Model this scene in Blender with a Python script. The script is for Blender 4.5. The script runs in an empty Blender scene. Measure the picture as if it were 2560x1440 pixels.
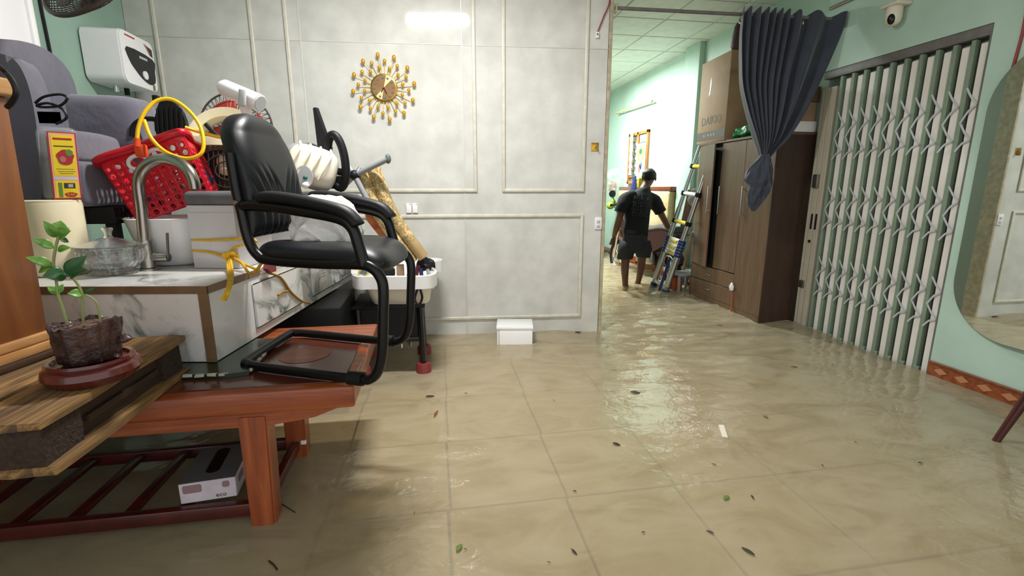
import bpy, bmesh, math, random
from mathutils import Vector as V, Matrix as Mx, noise as NZ
random.seed(11)
sc = bpy.context.scene
R_ = math.radians
# ---------------------------------------------------------------- camera, world, light, exposure
F = 1190.0; PITCH = math.atan(250 / 1190.0); YAW = R_(9.57); CH = 1.28      # focal length in pixels of the 2560x1440 frame
cam = bpy.data.cameras.new('camera'); cam.sensor_width = 36; cam.lens = 36 * F / 2560; cam.clip_start = .02
camo = bpy.data.objects.new('camera', cam); sc.collection.objects.link(camo)
camo.location = (0, 0, CH); camo.rotation_euler = (math.pi / 2 - PITCH, 0, -YAW); sc.camera = camo
w = bpy.data.worlds.new('room_ambient'); sc.world = w; w.use_nodes = True
w.node_tree.nodes['Background'].inputs[0].default_value = (1, .985, .97, 1)
w.node_tree.nodes['Background'].inputs[1].default_value = 1.0
sc.view_settings.view_transform = 'Standard'; sc.view_settings.look = 'None'
sc.view_settings.exposure = .25; sc.view_settings.gamma = 1; sc.view_settings.use_curve_mapping = False
CEIL = 3.09
def area(name, loc, sx, sy, power, col, rot=(0, 0, 0)):
    l = bpy.data.lights.new(name, 'AREA'); l.shape = 'RECTANGLE'; l.size = sx; l.size_y = sy; l.energy = power; l.color = col
    o = bpy.data.objects.new(name, l); sc.collection.objects.link(o); o.location = loc; o.rotation_euler = rot
    return o
# light of the two LED battens under the ceiling (the battens themselves are built further down)
area('lamp_light_front', (-.06, 2.66, CEIL - .075), .62, .10, 66, (1, .98, .96))
area('lamp_light_back', (2.25, 7.35, CEIL - .075), .10, 1.1, 175, (.97, 1, .98))

# ---------------------------------------------------------------- helpers
fw = V((math.sin(YAW) * math.cos(PITCH), math.cos(YAW) * math.cos(PITCH), -math.sin(PITCH)))
rt = V((math.cos(YAW), -math.sin(YAW), 0)); up = rt.cross(fw); CAM = V((0, 0, CH))
def ray(x, y): return fw + rt * ((x - 1280) / F) - up * ((y - 720) / F)
def atz(x, y, z=0.): d = ray(x, y); return CAM + d * ((z - CH) / d.z)
def aty(x, y, Y): d = ray(x, y); return CAM + d * (Y / d.y)
def atx(x, y, X): d = ray(x, y); return CAM + d * (X / d.x)
def atp(x, y, p0, n): d = ray(x, y); return CAM + d * ((V(p0) - CAM).dot(n) / d.dot(n))
def lin(c):
    if isinstance(c, str):
        c = c.lstrip('#'); c = [int(c[i:i + 2], 16) / 255 for i in (0, 2, 4)]
    return [(x / 12.92 if x <= .04045 else ((x + .055) / 1.055) ** 2.4) for x in c] + [1]
COL = sc.collection
ORG = {}
MATS = {}
def nodes(name):
    m = bpy.data.materials.new(name); m.use_nodes = True
    nt = m.node_tree; b = nt.nodes['Principled BSDF']; MATS[name] = m
    return m, nt, b
def coords(nt, scale=(1, 1, 1), kind='Object', rot=(0, 0, 0)):
    tc = nt.nodes.new('ShaderNodeTexCoord'); mp = nt.nodes.new('ShaderNodeMapping')
    mp.inputs['Scale'].default_value = scale; mp.inputs['Rotation'].default_value = rot
    nt.links.new(tc.outputs[kind], mp.inputs[0]); return mp.outputs[0]
def noise_tex(nt, vec, scale, detail=4, dist=0, rough=.55):
    n = nt.nodes.new('ShaderNodeTexNoise'); n.inputs['Scale'].default_value = scale; n.inputs['Detail'].default_value = detail
    n.inputs['Distortion'].default_value = dist; n.inputs['Roughness'].default_value = rough
    nt.links.new(vec, n.inputs['Vector']); return n.outputs['Fac']
def ramp(nt, fac, stops):
    r = nt.nodes.new('ShaderNodeValToRGB'); e = r.color_ramp.elements
    e[0].position, e[0].color = stops[0][0], lin(stops[0][1]); e[1].position, e[1].color = stops[-1][0], lin(stops[-1][1])
    for p, c in stops[1:-1]:
        k = e.new(p); k.color = lin(c)
    nt.links.new(fac, r.inputs[0]); return r.outputs[0]
def bump(nt, b, h, s, d=.01):
    n = nt.nodes.new('ShaderNodeBump'); n.inputs['Strength'].default_value = s; n.inputs['Distance'].default_value = d
    nt.links.new(h, n.inputs['Height']); nt.links.new(n.outputs[0], b.inputs['Normal'])
def mat(name, c, rough=.5, metal=0., c2=None, ns=6, det=4, bs=0, bst=.15, bd=.005, scale=(1, 1, 1), coat=0, spec=.5, lo=.35, hi=.65, trans=0, ior=1.45, sub=0, sheen=0, alpha=1):
    m, nt, b = nodes(name)
    b.inputs['Base Color'].default_value = lin(c); b.inputs['Roughness'].default_value = rough; b.inputs['Metallic'].default_value = metal
    b.inputs['Coat Weight'].default_value = coat; b.inputs['Coat Roughness'].default_value = .08; b.inputs['Specular IOR Level'].default_value = spec
    b.inputs['Transmission Weight'].default_value = trans; b.inputs['IOR'].default_value = ior; b.inputs['Sheen Weight'].default_value = sheen; b.inputs['Alpha'].default_value = alpha
    vec = None
    if c2 or bs: vec = coords(nt, scale)
    if c2:
        f = noise_tex(nt, vec, ns, det); nt.links.new(ramp(nt, f, [(lo, c), (hi, c2)]), b.inputs['Base Color'])
    if bs: bump(nt, b, noise_tex(nt, vec, bs, 3), bst, bd)
    return m
def wood(name, c1, c2, c3, axis=0, rough=.4, coat=.2, sc_=1., bst=.1):
    m, nt, b = nodes(name)
    s = [22, 22, 22]; s[axis] = 1.6
    vec = coords(nt, [q * sc_ for q in s]); f = noise_tex(nt, vec, 1.0, 6, 1.2, .6)
    nt.links.new(ramp(nt, f, [(.3, c1), (.5, c2), (.72, c3)]), b.inputs['Base Color'])
    b.inputs['Roughness'].default_value = rough; b.inputs['Coat Weight'].default_value = coat; b.inputs['Coat Roughness'].default_value = .15
    bump(nt, b, f, bst, .004); return m
def bm_(): return bmesh.new()
def I4(): return Mx.Identity(4)
def T(x, y=None, z=None): return Mx.Translation(V(x) if y is None else V((x, y, z)))
def Rz(d): return Mx.Rotation(R_(d), 4, 'Z')
def Rx(d): return Mx.Rotation(R_(d), 4, 'X')
def Ry(d): return Mx.Rotation(R_(d), 4, 'Y')
def frame(o, ex, ez):                              # a placement matrix from an origin and two axes
    ex = V(ex).normalized(); ez = V(ez); ez = (ez - ex * ez.dot(ex)).normalized(); ey = ez.cross(ex)
    return Mx(((ex.x, ey.x, ez.x, o[0]), (ex.y, ey.y, ez.y, o[1]), (ex.z, ey.z, ez.z, o[2]), (0, 0, 0, 1)))
def box(bm, c, s, m=None, bev=0, seg=2):
    r = bmesh.ops.create_cube(bm, size=1, matrix=T(*c) @ Mx.Diagonal((s[0], s[1], s[2], 1)))
    vs = r['verts']
    if bev:
        ed = list({e for v in vs for e in v.link_edges})
        q = bmesh.ops.bevel(bm, geom=ed, offset=min(bev, .49 * min(s)), segments=seg, affect='EDGES', profile=.5, clamp_overlap=True)
        vs = list({v for f in q['faces'] for v in f.verts} | {v for v in vs if v.is_valid})
    if m is not None: bmesh.ops.transform(bm, matrix=m, verts=vs)
    return bm
def bx(bm, a, b, m=None, bev=0, seg=2):
    return box(bm, [(a[i] + b[i]) / 2 for i in range(3)], [abs(b[i] - a[i]) for i in range(3)], m, bev, seg)
def spline(pts, n=6, closed=False):
    P = [V(p) for p in pts]; out = []; N = len(P)
    for i in range(N if closed else N - 1):
        p0 = P[(i - 1) % N] if closed or i else P[0]; p1 = P[i]; p2 = P[(i + 1) % N]; p3 = P[(i + 2) % N] if closed or i < N - 2 else P[-1]
        for k in range(n):
            t = k / n
            out.append(.5 * ((2 * p1) + (p2 - p0) * t + (2 * p0 - 5 * p1 + 4 * p2 - p3) * t * t + (3 * p1 - p0 - 3 * p2 + p3) * t ** 3))
    if not closed: out.append(P[-1])
    return out
def tube(bm, pts, r, n=10, closed=False, flat=1.0, ref=None):
    P = [V(p) for p in pts]; N = len(P); rings = []; prev = None
    for i, p in enumerate(P):
        a = P[(i - 1) % N] if closed or i else P[0]; b = P[(i + 1) % N] if closed or i < N - 1 else P[-1]
        t = (b - a); t = t.normalized() if t.length > 1e-9 else V((0, 0, 1))
        if prev is None:
            q = V(ref) if ref is not None else (V((0, 0, 1)) if abs(t.z) < .9 else V((1, 0, 0))); e = (q - t * q.dot(t)).normalized()
        else:
            e = prev - t * prev.dot(t); e = e.normalized() if e.length > 1e-6 else prev
        prev = e; f = t.cross(e); rr = r[i] if isinstance(r, (list, tuple)) else r
        rings.append([bm.verts.new(p + e * (rr * math.cos(2 * math.pi * k / n) * flat) + f * (rr * math.sin(2 * math.pi * k / n))) for k in range(n)])
    for i in range(N if closed else N - 1):
        A, B = rings[i], rings[(i + 1) % N]
        for k in range(n):
            try: bm.faces.new((A[k], A[(k + 1) % n], B[(k + 1) % n], B[k]))
            except ValueError: pass
    if not closed:
        bm.faces.new(rings[0][::-1]); bm.faces.new(rings[-1])
    return bm
def cyl(bm, a, b, r, r2=None, n=16): return tube(bm, [a, b], [r, r if r2 is None else r2], n)
def lathe(bm, prof, n=28, m=None, wave=None, close=True):
    rings = []
    for r, z in prof:
        if r < 1e-6: v = [bm.verts.new((0, 0, z))] * n
        else: v = [bm.verts.new((r * (wave(2 * math.pi * k / n, z) if wave else 1) * math.cos(2 * math.pi * k / n), r * (wave(2 * math.pi * k / n, z) if wave else 1) * math.sin(2 * math.pi * k / n), z)) for k in range(n)]
        rings.append(v)
    for A, B in zip(rings, rings[1:]):
        for k in range(n):
            q = []
            for v in (A[k], A[(k + 1) % n], B[(k + 1) % n], B[k]):
                if v not in q: q.append(v)
            if len(q) > 2:
                try: bm.faces.new(q)
                except ValueError: pass
    vs = list({v for r in rings for v in r})
    if m is not None: bmesh.ops.transform(bm, matrix=m, verts=vs)
    return bm
def slab(bm, pts, vec):                            # a polygon given by 3-D points, pushed along vec
    vec = V(vec); A = [bm.verts.new(V(p)) for p in pts]; B = [bm.verts.new(V(p) + vec) for p in pts]; n = len(A)
    bm.faces.new(A[::-1]); bm.faces.new(B)
    for i in range(n): bm.faces.new((A[i], A[(i + 1) % n], B[(i + 1) % n], B[i]))
    return bm
def prism(bm, pts2, d, m): return slab(bm, [m @ V((p[0], p[1], 0)) for p in pts2], m.to_3x3() @ V((0, 0, d)))
def sheet(bm, f, nu, nv, closeu=False):
    g = [[bm.verts.new(f(i / nu, j / nv)) for i in range(nu + (0 if closeu else 1))] for j in range(nv + 1)]
    for j in range(nv):
        for i in range(nu):
            k = (i + 1) % len(g[0])
            bm.faces.new((g[j][i], g[j][k], g[j + 1][k], g[j + 1][i]))
    return g
def ball(bm, c, r, m=None, n=16, k=10):
    r = (r, r, r) if isinstance(r, (int, float)) else r
    q = bmesh.ops.create_uvsphere(bm, u_segments=n, v_segments=k, radius=1, matrix=(T(*c) if m is None else m @ T(*c)) @ Mx.Diagonal((r[0], r[1], r[2], 1)))
    return bm
def rounded(w, h, r, n=6):                         # outline of a rounded rectangle
    o = []
    for cx, cy, a in ((w / 2 - r, h / 2 - r, 0), (-w / 2 + r, h / 2 - r, 90), (-w / 2 + r, -h / 2 + r, 180), (w / 2 - r, -h / 2 + r, 270)):
        for k in range(n + 1):
            t = R_(a + 90 * k / n); o.append((cx + r * math.cos(t), cy + r * math.sin(t)))
    return o
def jitter(bm, amp, scale, verts=None, seed=0.):
    bm.normal_update()
    for v in (verts or bm.verts):
        v.co += v.normal * amp * NZ.noise(v.co * scale + V((seed, seed, seed)))
    return bm
def obj(name, bm, m, parent=None, smooth=True, angle=40, base=False):
    if isinstance(bm, bpy.types.Mesh): me = bm
    else:
        bmesh.ops.recalc_face_normals(bm, faces=bm.faces)
        me = bpy.data.meshes.new(name); bm.to_mesh(me); bm.free()
    xs = [v.co for v in me.vertices]
    lo = V([min(v[i] for v in xs) for i in range(3)]); hi = V([max(v[i] for v in xs) for i in range(3)]); c = (lo + hi) / 2
    if parent is None or base: c.z = lo.z
    me.transform(T(-c))
    if smooth:
        for p in me.polygons: p.use_smooth = True
        me.set_sharp_from_angle(angle=R_(angle))
    me.materials.append(m if not isinstance(m, str) else MATS[m])
    o = bpy.data.objects.new(name, me); COL.objects.link(o)
    ORG[o.name] = c.copy()
    if parent is not None:
        o.parent = parent; o.location = c - ORG[parent.name]
    else: o.location = c
    return o
def tag(o, label, cat, group=None, kind=None):
    o['label'] = label; o['category'] = cat
    if group: o['group'] = group
    if kind: o['kind'] = kind
    return o
def thing(name, label, cat, loc, group=None):
    o = bpy.data.objects.new(name, None); COL.objects.link(o); o.empty_display_size = .05
    o.location = V(loc); ORG[o.name] = V(loc); return tag(o, label, cat, group)
def struct(name, bm, m, parent=None, smooth=True):
    o = obj(name, bm, m, parent, smooth)
    if parent is None: o['kind'] = 'structure'
    return o
def copy_piece(o, parent, c):                      # a part that shares its mesh with an alike part
    d = o.copy(); COL.objects.link(d); d.parent = parent; d.location = V(c) - ORG[parent.name]; ORG[d.name] = V(c); return d
def text_bm(bm, s, size, m, ext=.0006, align='CENTER'):
    cu = bpy.data.curves.new('lettering', 'FONT'); cu.body = s; cu.size = size; cu.align_x = align; cu.align_y = 'CENTER'; cu.extrude = ext; cu.resolution_u = 2
    o = bpy.data.objects.new('lettering', cu); COL.objects.link(o); dg = bpy.context.evaluated_depsgraph_get(); dg.update()
    me = bpy.data.meshes.new_from_object(o.evaluated_get(dg)); me.transform(m); bm.from_mesh(me)
    bpy.data.objects.remove(o); bpy.data.curves.remove(cu); bpy.data.meshes.remove(me); return bm
# ---------------------------------------------------------------- materials
mat('panel_white', '#cfcfc9', .07, c2='#b9b9b3', ns=5, det=8, lo=.3, hi=.72, spec=.5, bs=60, bst=.02)
mat('moulding', '#d3d0c4', .3, c2='#c6c2b4', ns=14)
mat('seam_trim', '#c9c9c2', .3)
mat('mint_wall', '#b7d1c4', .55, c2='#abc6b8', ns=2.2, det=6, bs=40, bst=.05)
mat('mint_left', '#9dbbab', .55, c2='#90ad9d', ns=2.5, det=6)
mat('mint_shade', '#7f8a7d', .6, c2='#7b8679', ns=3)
mat('ceiling_tile', '#dfe6df', .7, c2='#d3dbd4', ns=8)
mat('ceiling_bar', '#b6bfb8', .5)
mat('floor_tile', '#d9ceb6', .3, c2='#cbbd9f', ns=5, det=6)
mat('grout', '#3d3424', .8)
mat('trim_beige', '#b8ab92', .45, c2='#9d927c', ns=20)
mat('trim_brown', '#7a6f5e', .5)
mat('baseboard_brown', '#8f4b26', .3, c2='#6f3217', ns=30, coat=.3)
mat('baseboard_diamond', '#b67b56', .3, coat=.3)
mat('black_plastic', '#0e0f12', .5, bs=120, bst=.12, bd=.003, spec=.35)
mat('black_gloss', '#0d0e12', .22)
mat('dark_metal', '#0a0b0d', .3, spec=.4)
mat('black_leather', '#0d0e12', .40, c2='#111318', ns=30, bs=220, bst=.10, bd=.002, spec=.42)
mat('white_plastic', '#eceaec', .28)
mat('white_gloss', '#f0f0f0', .15, coat=.3)
mat('cream_plastic', '#e9e0c0', .35, c2='#e2d7b4', ns=6)
mat('cream_pale', '#dfd7c6', .35)
mat('grey_plastic', '#8d8f92', .4)
mat('light_grey', '#b9babd', .35)
mat('chrome', '#d9d9d9', .12, metal=1)
mat('steel_brushed', '#a8a49d', .28, metal=1, bs=90, bst=.03)
mat('aluminium', '#c8c9cc', .25, metal=1)
mat('gold', '#c79a3f', .22, metal=1)
mat('gold_light', '#f0dc9e', .3, metal=.35)
mat('amber', '#c98a12', .12, metal=.55, c2='#e9b823', ns=3, coat=.6)
mat('mirror_glass', '#e6ece8', .015, metal=1)
mat('mirror_edge', '#6e7d78', .2)
mat('glass_clear', '#ffffff', .03, trans=.93, ior=1.38, coat=.4)
mat('plastic_film', '#cfd2d6', .08, alpha=.16, spec=.8)
mat('bag_white', '#eeeceb', .3, c2='#dcd9d8', ns=9, bs=18, bst=.5, bd=.03)
mat('rope_yellow', '#c99a1e', .6, c2='#e0b62c', ns=60)
mat('cord_yellow', '#eebf12', .35)
mat('plug_orange', '#dd4a1c', .4)
mat('red_plastic', '#d01a2a', .3, c2='#c0142a', ns=3)
mat('red_clip', '#7d2f2e', .5)
mat('velvet', '#6b6976', .85, c2='#545260', ns=4.5, det=8, lo=.25, hi=.75, bs=14, bst=.25, bd=.02, sheen=.6)
mat('grey_pad', '#67676a', .55, c2='#5a5a5e', ns=9)
mat('leaf', '#6f9a3c', .4, c2='#49752c', ns=40)
mat('leaf_dark', '#2f5a30', .4, c2='#244a28', ns=40)
mat('stem', '#8a7c5e', .6, c2='#7d9a4e', ns=20)
mat('soil', '#3a2a24', .9, c2='#6d5348', ns=60, bs=70, bst=.8, bd=.01)
mat('bark_pot', '#2a1b1a', .45, c2='#5c3a34', ns=13, det=10, lo=.42, hi=.8, bs=22, bst=.9, bd=.02, coat=.2)
mat('stand_red', '#5e241d', .22, c2='#4a1815', ns=7, coat=.5)
mat('rough_wood_end', '#2c1f18', .9, c2='#3d2d22', ns=70, bs=90, bst=.8, bd=.01)
wood('pallet_wood', '#35261a', '#6e5232', '#a57e46', 1, .8, 0, 1.5, 1.2)
wood('pallet_dark', '#1e120c', '#33200f', '#4c3018', 1, .7, 0, .8, .4)
wood('cabinet_wood', '#6b3b18', '#7d481e', '#8d5526', 2, .45, .15, .5, .05)
wood('cabinet_trim', '#9a6a38', '#b58450', '#c89a66', 1, .45, .1, 1, .1)
wood('table_wood', '#6a2c14', '#8b421f', '#a55d31', 0, .36, .25, .9, .15)
wood('table_leg', '#6e2f14', '#8e4320', '#a65c30', 2, .35, .35, .7, .08)
wood('table_top', '#4c241a', '#5a2d20', '#643527', 0, .22, .5, .6, .03)
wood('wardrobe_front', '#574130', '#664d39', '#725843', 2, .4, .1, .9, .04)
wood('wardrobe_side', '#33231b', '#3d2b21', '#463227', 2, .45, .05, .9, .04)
wood('dark_stool_wood', '#34100f', '#421615', '#4f1d1a', 2, .3, .4, .6, .05)
wood('brown_board', '#5c2c16', '#74391d', '#864827', 2, .35, .3, .6, .05)
wood('window_wood', '#8d5a26', '#a66f34', '#b98446', 2, .5, .1, 1, .05)
mat('shelf_red', '#4f1713', .35, c2='#3d100d', ns=8, coat=.3)
mat('green_slab', '#16311f', .25, c2='#0f2417', ns=12, coat=.4)
mat('chip_white', '#b6b0a4', .7)
mat('edge_brown', '#7a6148', .4, c2='#6e563e', ns=10)
mat('curtain', '#353a48', .75, c2='#2d3240', ns=8, bs=300, bst=.15, bd=.002, sheen=.3)
mat('cardboard', '#a08668', .75, c2='#957b5e', ns=5)
mat('cardboard_dark', '#6b543f', .75, c2='#5d4836', ns=5)
mat('carton_print', '#5a564f', .7)
mat('carton_print_light', '#9a958a', .7)
mat('gate_green', '#849683', .4, c2='#7a8c79', ns=12)
mat('gate_cream', '#e6e2de', .4, c2='#dad5cf', ns=4)
mat('gate_leaf', '#8a8b82', .5, c2='#77786f', ns=6)
mat('gate_post', '#b5ad9d', .45, c2='#aca494', ns=3)
mat('gate_bar', '#c3c6cc', .35, metal=.2)
mat('gate_rail', '#6f6c6a', .5, c2='#625f5d', ns=15)
mat('skin', '#6d4a36', .5, c2='#5f3f2d', ns=12)
mat('hair', '#050404', .6, bs=120, bst=.5)
mat('shirt_black', '#08090d', .85, c2='#0c0e13', ns=9, bs=30, bst=.2, bd=.01)
mat('shirt_print', '#34363c', .8)
mat('shorts', '#2b2d33', .85, c2='#24262b', ns=9, bs=30, bst=.3, bd=.01)
mat('tyre', '#0c0c0c', .7)
mat('bike_red', '#3a0d10', .35, coat=.2)
mat('bike_grey', '#55524f', .5)
mat('cable_black', '#101014', .4)
mat('cable_red', '#8f3a3a', .5)
mat('fan_brown', '#3b322e', .4)
mat('fan_red', '#a52a20', .35)
mat('green_dial', '#1f6a5a', .4)
mat('dark_gap', '#050506', .8)
mat('label_yellow', '#e9cf14', .45, c2='#dcc01a', ns=20)
mat('label_red', '#a51d22', .45)
mat('label_pink', '#e9a884', .5)
mat('label_green', '#5c7f35', .5)
mat('label_dark', '#3a2f1c', .5)
mat('incense', '#9a7a4c', .8, c2='#7d5f38', ns=50, scale=(4, 4, .4))
mat('tissue_side', '#cfc6cf', .5, c2='#bdb3bd', ns=7)
mat('tissue_top', '#5f5f5c', .55, c2='#55555a', ns=4)
mat('tissue_print', '#8b6f74', .5)
mat('blue_dark', '#1b2c66', .5)
mat('orange_plastic', '#b8561f', .4)
mat('fruit', '#a7b83a', .4, c2='#7ea044', ns=5)
mat('green_bag', '#2f8a4a', .35, c2='#1f6a37', ns=9, bs=20, bst=.6, bd=.02)
mat('mattress', '#d9cba2', .8, c2='#bfa877', ns=4, det=5, bs=6, bst=.5, bd=.03)
mat('maroon_bag', '#4c2a2f', .6, c2='#3d2025', ns=9)
mat('pane', '#cfe6de', .1)
mat('pane_dark', '#5d6a68', .2)
mat('paper', '#e6e4e2', .6)
mat('paper_print', '#a9a6a4', .6)
mat('photo_blue', '#4f6d8c', .4); mat('photo_tan', '#b99a5a', .4); mat('photo_red', '#a86a66', .4)
mat('yellow_cloth', '#d8bf3a', .8)
mat('lamp_white', '#ffffff', .4)
m, nt, b = nodes('bag_film'); b.inputs['Base Color'].default_value = lin('#f1efee'); b.inputs['Roughness'].default_value = .22; b.inputs['Subsurface Weight'].default_value = .25; b.inputs['Subsurface Radius'].default_value = (.03, .03, .03)
vec = coords(nt, (1, 1, 1)); bump(nt, b, noise_tex(nt, vec, 14, 4, 2.0), .45, .02)
m, nt, b = nodes('lamp_glow'); b.inputs['Emission Color'].default_value = (1, .98, .95, 1); b.inputs['Emission Strength'].default_value = 30
# veined marble laminate
def marble(name, base, vein, sc_=1.6, rough=.2):
    m, nt, b = nodes(name); vec = coords(nt, (1, 1, 1))
    n = noise_tex(nt, vec, sc_ * .9, 7, 1.8, .58); n2 = noise_tex(nt, vec, sc_ * 1.3, 3, .8)
    c1 = ramp(nt, n, [(.40, base), (.455, '#b4b8b4'), (.485, vein), (.50, '#9aa09c'), (.535, base)])
    fa_ = ramp(nt, n2, [(.38, '#000000'), (.60, '#ffffff')])
    mx = nt.nodes.new('ShaderNodeMix'); mx.data_type = 'RGBA'; nt.links.new(fa_, mx.inputs[0]); mx.inputs[6].default_value = lin(base); nt.links.new(c1, mx.inputs[7]); nt.links.new(mx.outputs[2], b.inputs['Base Color'])
    b.inputs['Roughness'].default_value = rough; b.inputs['Coat Weight'].default_value = .3
marble('marble', '#dad9d6', '#5e6864')
mat('marble_plain', '#d8d5d7', .25, c2='#cfccce', ns=3, coat=.2)
# patterned mat
m, nt, b = nodes('mat_pattern'); vec = coords(nt, (1, 1, 1))
vo = nt.nodes.new('ShaderNodeTexVoronoi'); vo.inputs['Scale'].default_value = 26; nt.links.new(vec, vo.inputs['Vector'])
n1 = noise_tex(nt, vec, 30, 4, 1.5)
ad = nt.nodes.new('ShaderNodeMath'); ad.operation = 'MULTIPLY_ADD'; nt.links.new(vo.outputs['Distance'], ad.inputs[0]); ad.inputs[1].default_value = .6; nt.links.new(n1, ad.inputs[2])
nt.links.new(ramp(nt, ad.outputs[0], [(.42, '#6f6140'), (.52, '#a88a4a'), (.6, '#c9b27a'), (.68, '#8c8f6a'), (.78, '#a6763c'), (.9, '#d0bb88')]), b.inputs['Base Color']); b.inputs['Roughness'].default_value = .7
mat('mat_end', '#b39a6c', .75, c2='#a58b5d', ns=9)
mat('fabric_red', '#b03a33', .8, c2='#c98a4a', ns=12)
# murky flood water: mud in suspension, clear enough to show the floor faintly, a mirror at grazing angles
m = bpy.data.materials.new('flood_water'); m.use_nodes = True; MATS['flood_water'] = m; nt = m.node_tree; nt.nodes.clear()
out = nt.nodes.new('ShaderNodeOutputMaterial'); vec = coords(nt, (1, 1, 1))
df = nt.nodes.new('ShaderNodeBsdfDiffuse'); tr = nt.nodes.new('ShaderNodeBsdfTransparent'); gl = nt.nodes.new('ShaderNodeBsdfGlossy'); gl.inputs['Roughness'].default_value = .015
nt.links.new(ramp(nt, noise_tex(nt, coords(nt, (1, 1.7, 1)), 2.3, 8, 1.6), [(.25, '#b0a080'), (.5, '#c6b898'), (.75, '#d2c5a8')]), df.inputs['Color']); tr.inputs['Color'].default_value = lin('#e6dcc4')
m1 = nt.nodes.new('ShaderNodeMixShader'); m1.inputs[0].default_value = .48; nt.links.new(df.outputs[0], m1.inputs[1]); nt.links.new(tr.outputs[0], m1.inputs[2])
fr = nt.nodes.new('ShaderNodeFresnel'); fr.inputs['IOR'].default_value = 1.5
bp = nt.nodes.new('ShaderNodeBump'); bp.inputs['Strength'].default_value = .30; bp.inputs['Distance'].default_value = .02
nt.links.new(noise_tex(nt, vec, 9, 3, .6), bp.inputs['Height']); nt.links.new(bp.outputs[0], gl.inputs['Normal']); nt.links.new(bp.outputs[0], fr.inputs['Normal'])
m2 = nt.nodes.new('ShaderNodeMixShader'); nt.links.new(fr.outputs[0], m2.inputs[0]); nt.links.new(m1.outputs[0], m2.inputs[1]); nt.links.new(gl.outputs[0], m2.inputs[2]); nt.links.new(m2.outputs[0], out.inputs['Surface'])

# ---------------------------------------------------------------- setting
XL, XR, XRB = -2.19, 3.43, 3.50                     # left wall, gate wall, wall of the back room
A4 = R_(4.0); PW0 = V((1.5, 4.02, 0)); PWD = V((math.cos(A4), -math.sin(A4), 0)); PWN = V((math.sin(A4), math.cos(A4), 0))
MW = frame(PW0, PWD, (0, 0, 1))                     # panel wall frame: x along the wall (negative to the left), -y into the room
def wl(s, z, out=0): return MW @ V((s, -out, z))
fl = struct('floor', bx(bm_(), (-2.4, -1.6, -.2), (3.7, 10, -.128)), 'grout')
TW, TD = .537, .585; first = None
for i in range(-5, 7):
    for j in range(-5, 15):
        x0, y0 = .045 + TW * i, 1.885 + TD * j
        if x0 > 3.5 or y0 > 9.6: continue
        c = (x0 + TW / 2 + (y0 - 2) * .02, y0 + TD / 2, -.124)
        if first is None:
            first = obj('floor_tile', box(bm_(), c, (TW - .012, TD - .012, .012), bev=.002, seg=1), 'floor_tile', fl)
        else: copy_piece(first, fl, c)
# panelled partition wall: six laminate boards, seam strips, moulding frames
wb = struct('wall_back', bx(bm_(), (-3.72, .012, -.2), (0, .12, CEIL), MW), 'panel_white')
first = None
for a, b_ in ((-1.217, -.022), (-2.450, -1.217), (-3.70, -2.450)):
    for z0, z1 in ((-.2, 2.39), (2.39, CEIL)):
        obj('panel', bx(bm_(), (a + .003, -.002, z0 + .003), (b_ - .003, .012, z1 - .003), MW, .0015, 1), 'panel_white', wb)
for s in (-1.217, -2.450): obj('seam_strip', bx(bm_(), (s - .006, -.005, -.2), (s + .006, .002, CEIL), MW, .002, 1), 'seam_trim', wb)
obj('seam_strip', bx(bm_(), (-3.70, -.0045, 2.386), (-.022, .002, 2.394), MW, .002, 1), 'seam_trim', wb)
def mould(s0, s1, z0, z1):
    w_ = .030
    def bar(a, b_):
        obj('moulding', bx(bm_(), (a[0], -.017, a[1]), (b_[0], -.001, b_[1]), MW, .009, 3), 'moulding', wb)
    bar((s0, z0), (s0 + w_, z1)); bar((s1 - w_, z0), (s1, z1)); bar((s0 + w_ * .4, z0), (s1 - w_ * .4, z0 + w_)); bar((s0 + w_ * .4, z1 - w_), (s1 - w_ * .4, z1))
mould(-.90, -.188, 1.245, 2.98); mould(-2.560, -1.108, 1.245, 2.98); mould(-3.50, -2.785, 1.245, 2.98)
mould(-2.56, -.188, .132, 1.062)
obj('edge_trim', bx(bm_(), (-.022, -.010, -.2), (.006, .13, CEIL), MW, .003, 1), 'trim_beige', wb)
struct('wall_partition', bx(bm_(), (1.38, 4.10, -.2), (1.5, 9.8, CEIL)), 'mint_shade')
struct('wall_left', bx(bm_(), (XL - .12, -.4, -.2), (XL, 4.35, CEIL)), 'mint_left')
wr = bm_()
bx(wr, (XR, -.4, -.2), (XR + .2, 2.64, CEIL)); bx(wr, (XR, 2.64, 2.27), (XR + .2, 3.95, CEIL)); bx(wr, (XR + .15, 2.6, -.2), (XR + .2, 3.97, 2.3))
bx(wr, (XRB, 3.95, -.2), (XRB + .13, 9.9, CEIL)); bx(wr, (XR, 3.945, 2.27), (XRB, 3.975, CEIL))
struct('wall_right', wr, 'mint_wall')
struct('wall_far', bx(bm_(), (1.3, 9.75, -.2), (3.7, 9.9, CEIL)), 'mint_wall')
struct('pilaster', bx(bm_(), (XRB - .075, 6.02, -.2), (XRB, 6.38, CEIL), bev=.006), 'mint_wall')
ce = struct('ceiling', bx(bm_(), (-2.4, -.4, CEIL + .008), (3.7, 9.9, CEIL + .05)), 'ceiling_bar')
CT = .585; first = None
for i in range(-9, 3):
    for j in range(0, 16):
        x0, y0 = 2.62 + CT * i, .68 + CT * j
        if x0 > 3.5 or y0 > 9.7: continue
        c = (x0 + CT / 2, y0 + CT / 2, CEIL + .006)
        if first is None: first = obj('ceiling_tile', box(bm_(), c, (CT - .022, CT - .022, .012), bev=.004, seg=1), 'ceiling_tile', ce)
        else: copy_piece(first, ce, c)
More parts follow.
